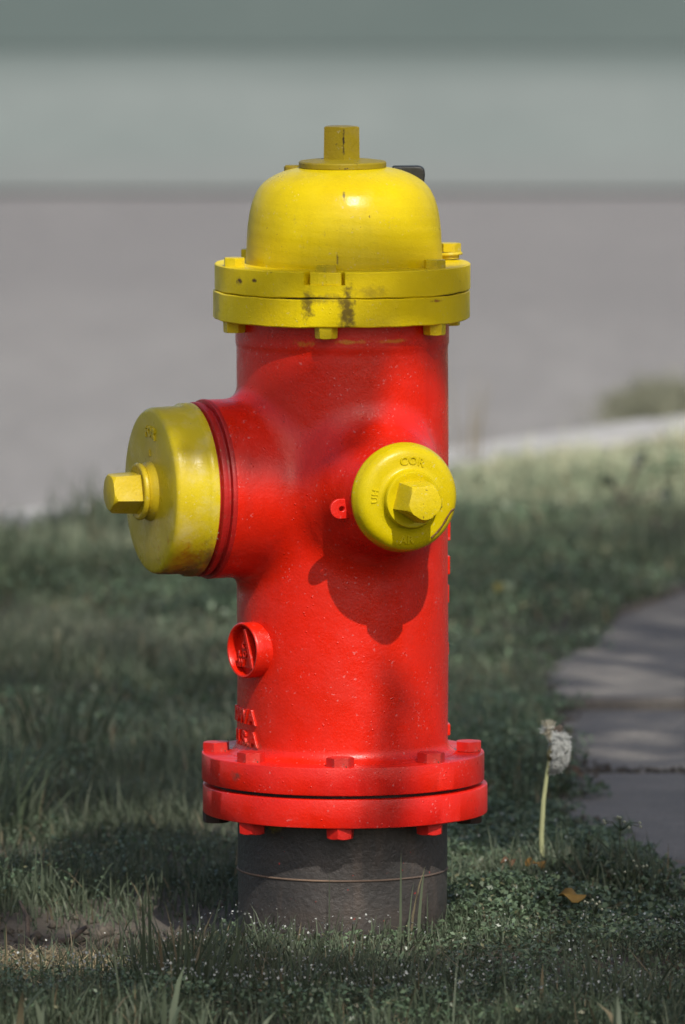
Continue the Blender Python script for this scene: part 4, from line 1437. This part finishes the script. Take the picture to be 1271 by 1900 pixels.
def in_gap(g, pad=0.0):
    """the opening in the crown through which the sun reaches the hydrant"""
    a = np.array([0.03, -0.10]); b = np.array([-0.21, 0.70])
    ab = b - a
    t = np.clip(((g - a) @ ab) / (ab @ ab), 0, 1)
    d = np.linalg.norm(g - a - t[:, None] * ab, axis=1)
    nut = (((g[:, 0] + 0.34) / (0.09 + pad)) ** 2 + ((g[:, 1] - 0.29) / (0.08 + pad)) ** 2) < 1
    return (d < 0.145 + 0.105 * np.sin(np.pi * np.clip(t, 0, 1)) + pad) | nut


n = 30000
u = rng.normal(0, 1, (n, 3)); u /= np.linalg.norm(u, axis=1)[:, None]
rad = rng.random(n) ** 0.4
# crown centre follows the sun's ray back from the verge
cc_ = np.array([0.25 + 0.28 * 4.3, 1.75 - 0.92 * 4.3, 4.3])
p = cc_ + u * rad[:, None] * np.array([2.7, 2.25, 1.55])
# clump the leaves
nzv = vnoise(p[:, 0] + p[:, 2] * 0.7, p[:, 1] - p[:, 2] * 0.5, 71, 2.4)
gx = shadow_xy(p)
ok = (nzv + rng.normal(0, 0.35, n) > -0.15) & ~in_gap(gx, 0.085) & (p[:, 2] > 2.5)
# sunny clearing over the bare patch of soil
ok &= ~((((gx[:, 0] + 0.29) / 0.12) ** 2 + ((gx[:, 1] + 0.235) / 0.085) ** 2) < 1)
ok &= ~((gx[:, 1] > 0.9) & (rng.random(n) < 0.62))
ok &= ~((((gx[:, 0] - 0.18) / 0.06) ** 2 + ((gx[:, 1] - 0.40) / 0.11) ** 2) < 1)
p = p[ok]
# lower boughs close round the opening
n2 = 9500
q2 = np.stack([rng.uniform(-0.85, 0.42, n2), rng.uniform(-0.6, 1.35, n2)], -1)
ok2 = ~in_gap(q2, 0.012) & ~((((q2[:, 0] + 0.29) / 0.11) ** 2 + ((q2[:, 1] + 0.235) / 0.08) ** 2) < 1)
ok2 &= ~((((q2[:, 0] - 0.18) / 0.055) ** 2 + ((q2[:, 1] - 0.40) / 0.10) ** 2) < 1)
q3 = np.stack([rng.uniform(0.22, 1.3, 1500), rng.uniform(0.55, 3.4, 1500)], -1)
q2 = np.concatenate([q2[ok2], q3]); H2 = rng.uniform(2.9, 3.6, len(q2))
p = np.concatenate([p[~(shadow_xy(p)[:, 1] > 3.95)], np.stack([q2[:, 0] + S[0] / S[2] * H2, q2[:, 1] + S[1] / S[2] * H2, H2], -1)])
low = len(q2)
# a low spray of leaves that dapples the big outlet
m = 1100
px = rng.uniform(-0.40, -0.11, m); py = rng.uniform(0.30, 0.415, m)
py = np.where(px < -0.29, np.maximum(py, 0.352), py)
H = rng.uniform(2.5, 3.1, m)
spray = np.stack([px + S[0] / S[2] * H, py + S[1] / S[2] * H, H], -1)
tv, tq, tc = leaves(p[:, 0] - tb[0], p[:, 1] - tb[1], p[:, 2] - tb[2], np.concatenate([rng.uniform(0.07, 0.13, len(p) - low), rng.uniform(0.035, 0.06, low)]), (np.array([0.06, 0.10, 0.04]) * rng.uniform(0.7, 1.4, (len(p), 1))).astype(np.float32), 0.5, 0.65)
m3 = 100
t3 = rng.random(m3) * 0.8
H = rng.uniform(2.6, 3.0, m3)
gx3 = 0.012 - 0.045 * t3 + rng.normal(0, 0.010, m3); gy3 = -0.03 + 0.23 * t3
spray = np.concatenate([spray, np.stack([gx3 + S[0] / S[2] * H, gy3 + S[1] / S[2] * H, H], -1)])
m += m3
sv_, sq_, sc_ = leaves(spray[:, 0] - tb[0], spray[:, 1] - tb[1], spray[:, 2] - tb[2], rng.uniform(0.02, 0.035, m), (np.array([0.06, 0.10, 0.04]) * rng.uniform(0.7, 1.4, (m, 1))).astype(np.float32), 1.2, 0.65)
cr = link('crown', mesh_np('crown', np.concatenate([tv, sv_]), [np.concatenate([tq, sq_ + len(tv)])], False, np.concatenate([tc, sc_])), m_tree, tree)
cr['kind'] = 'stuff'
print('leaves', len(p))
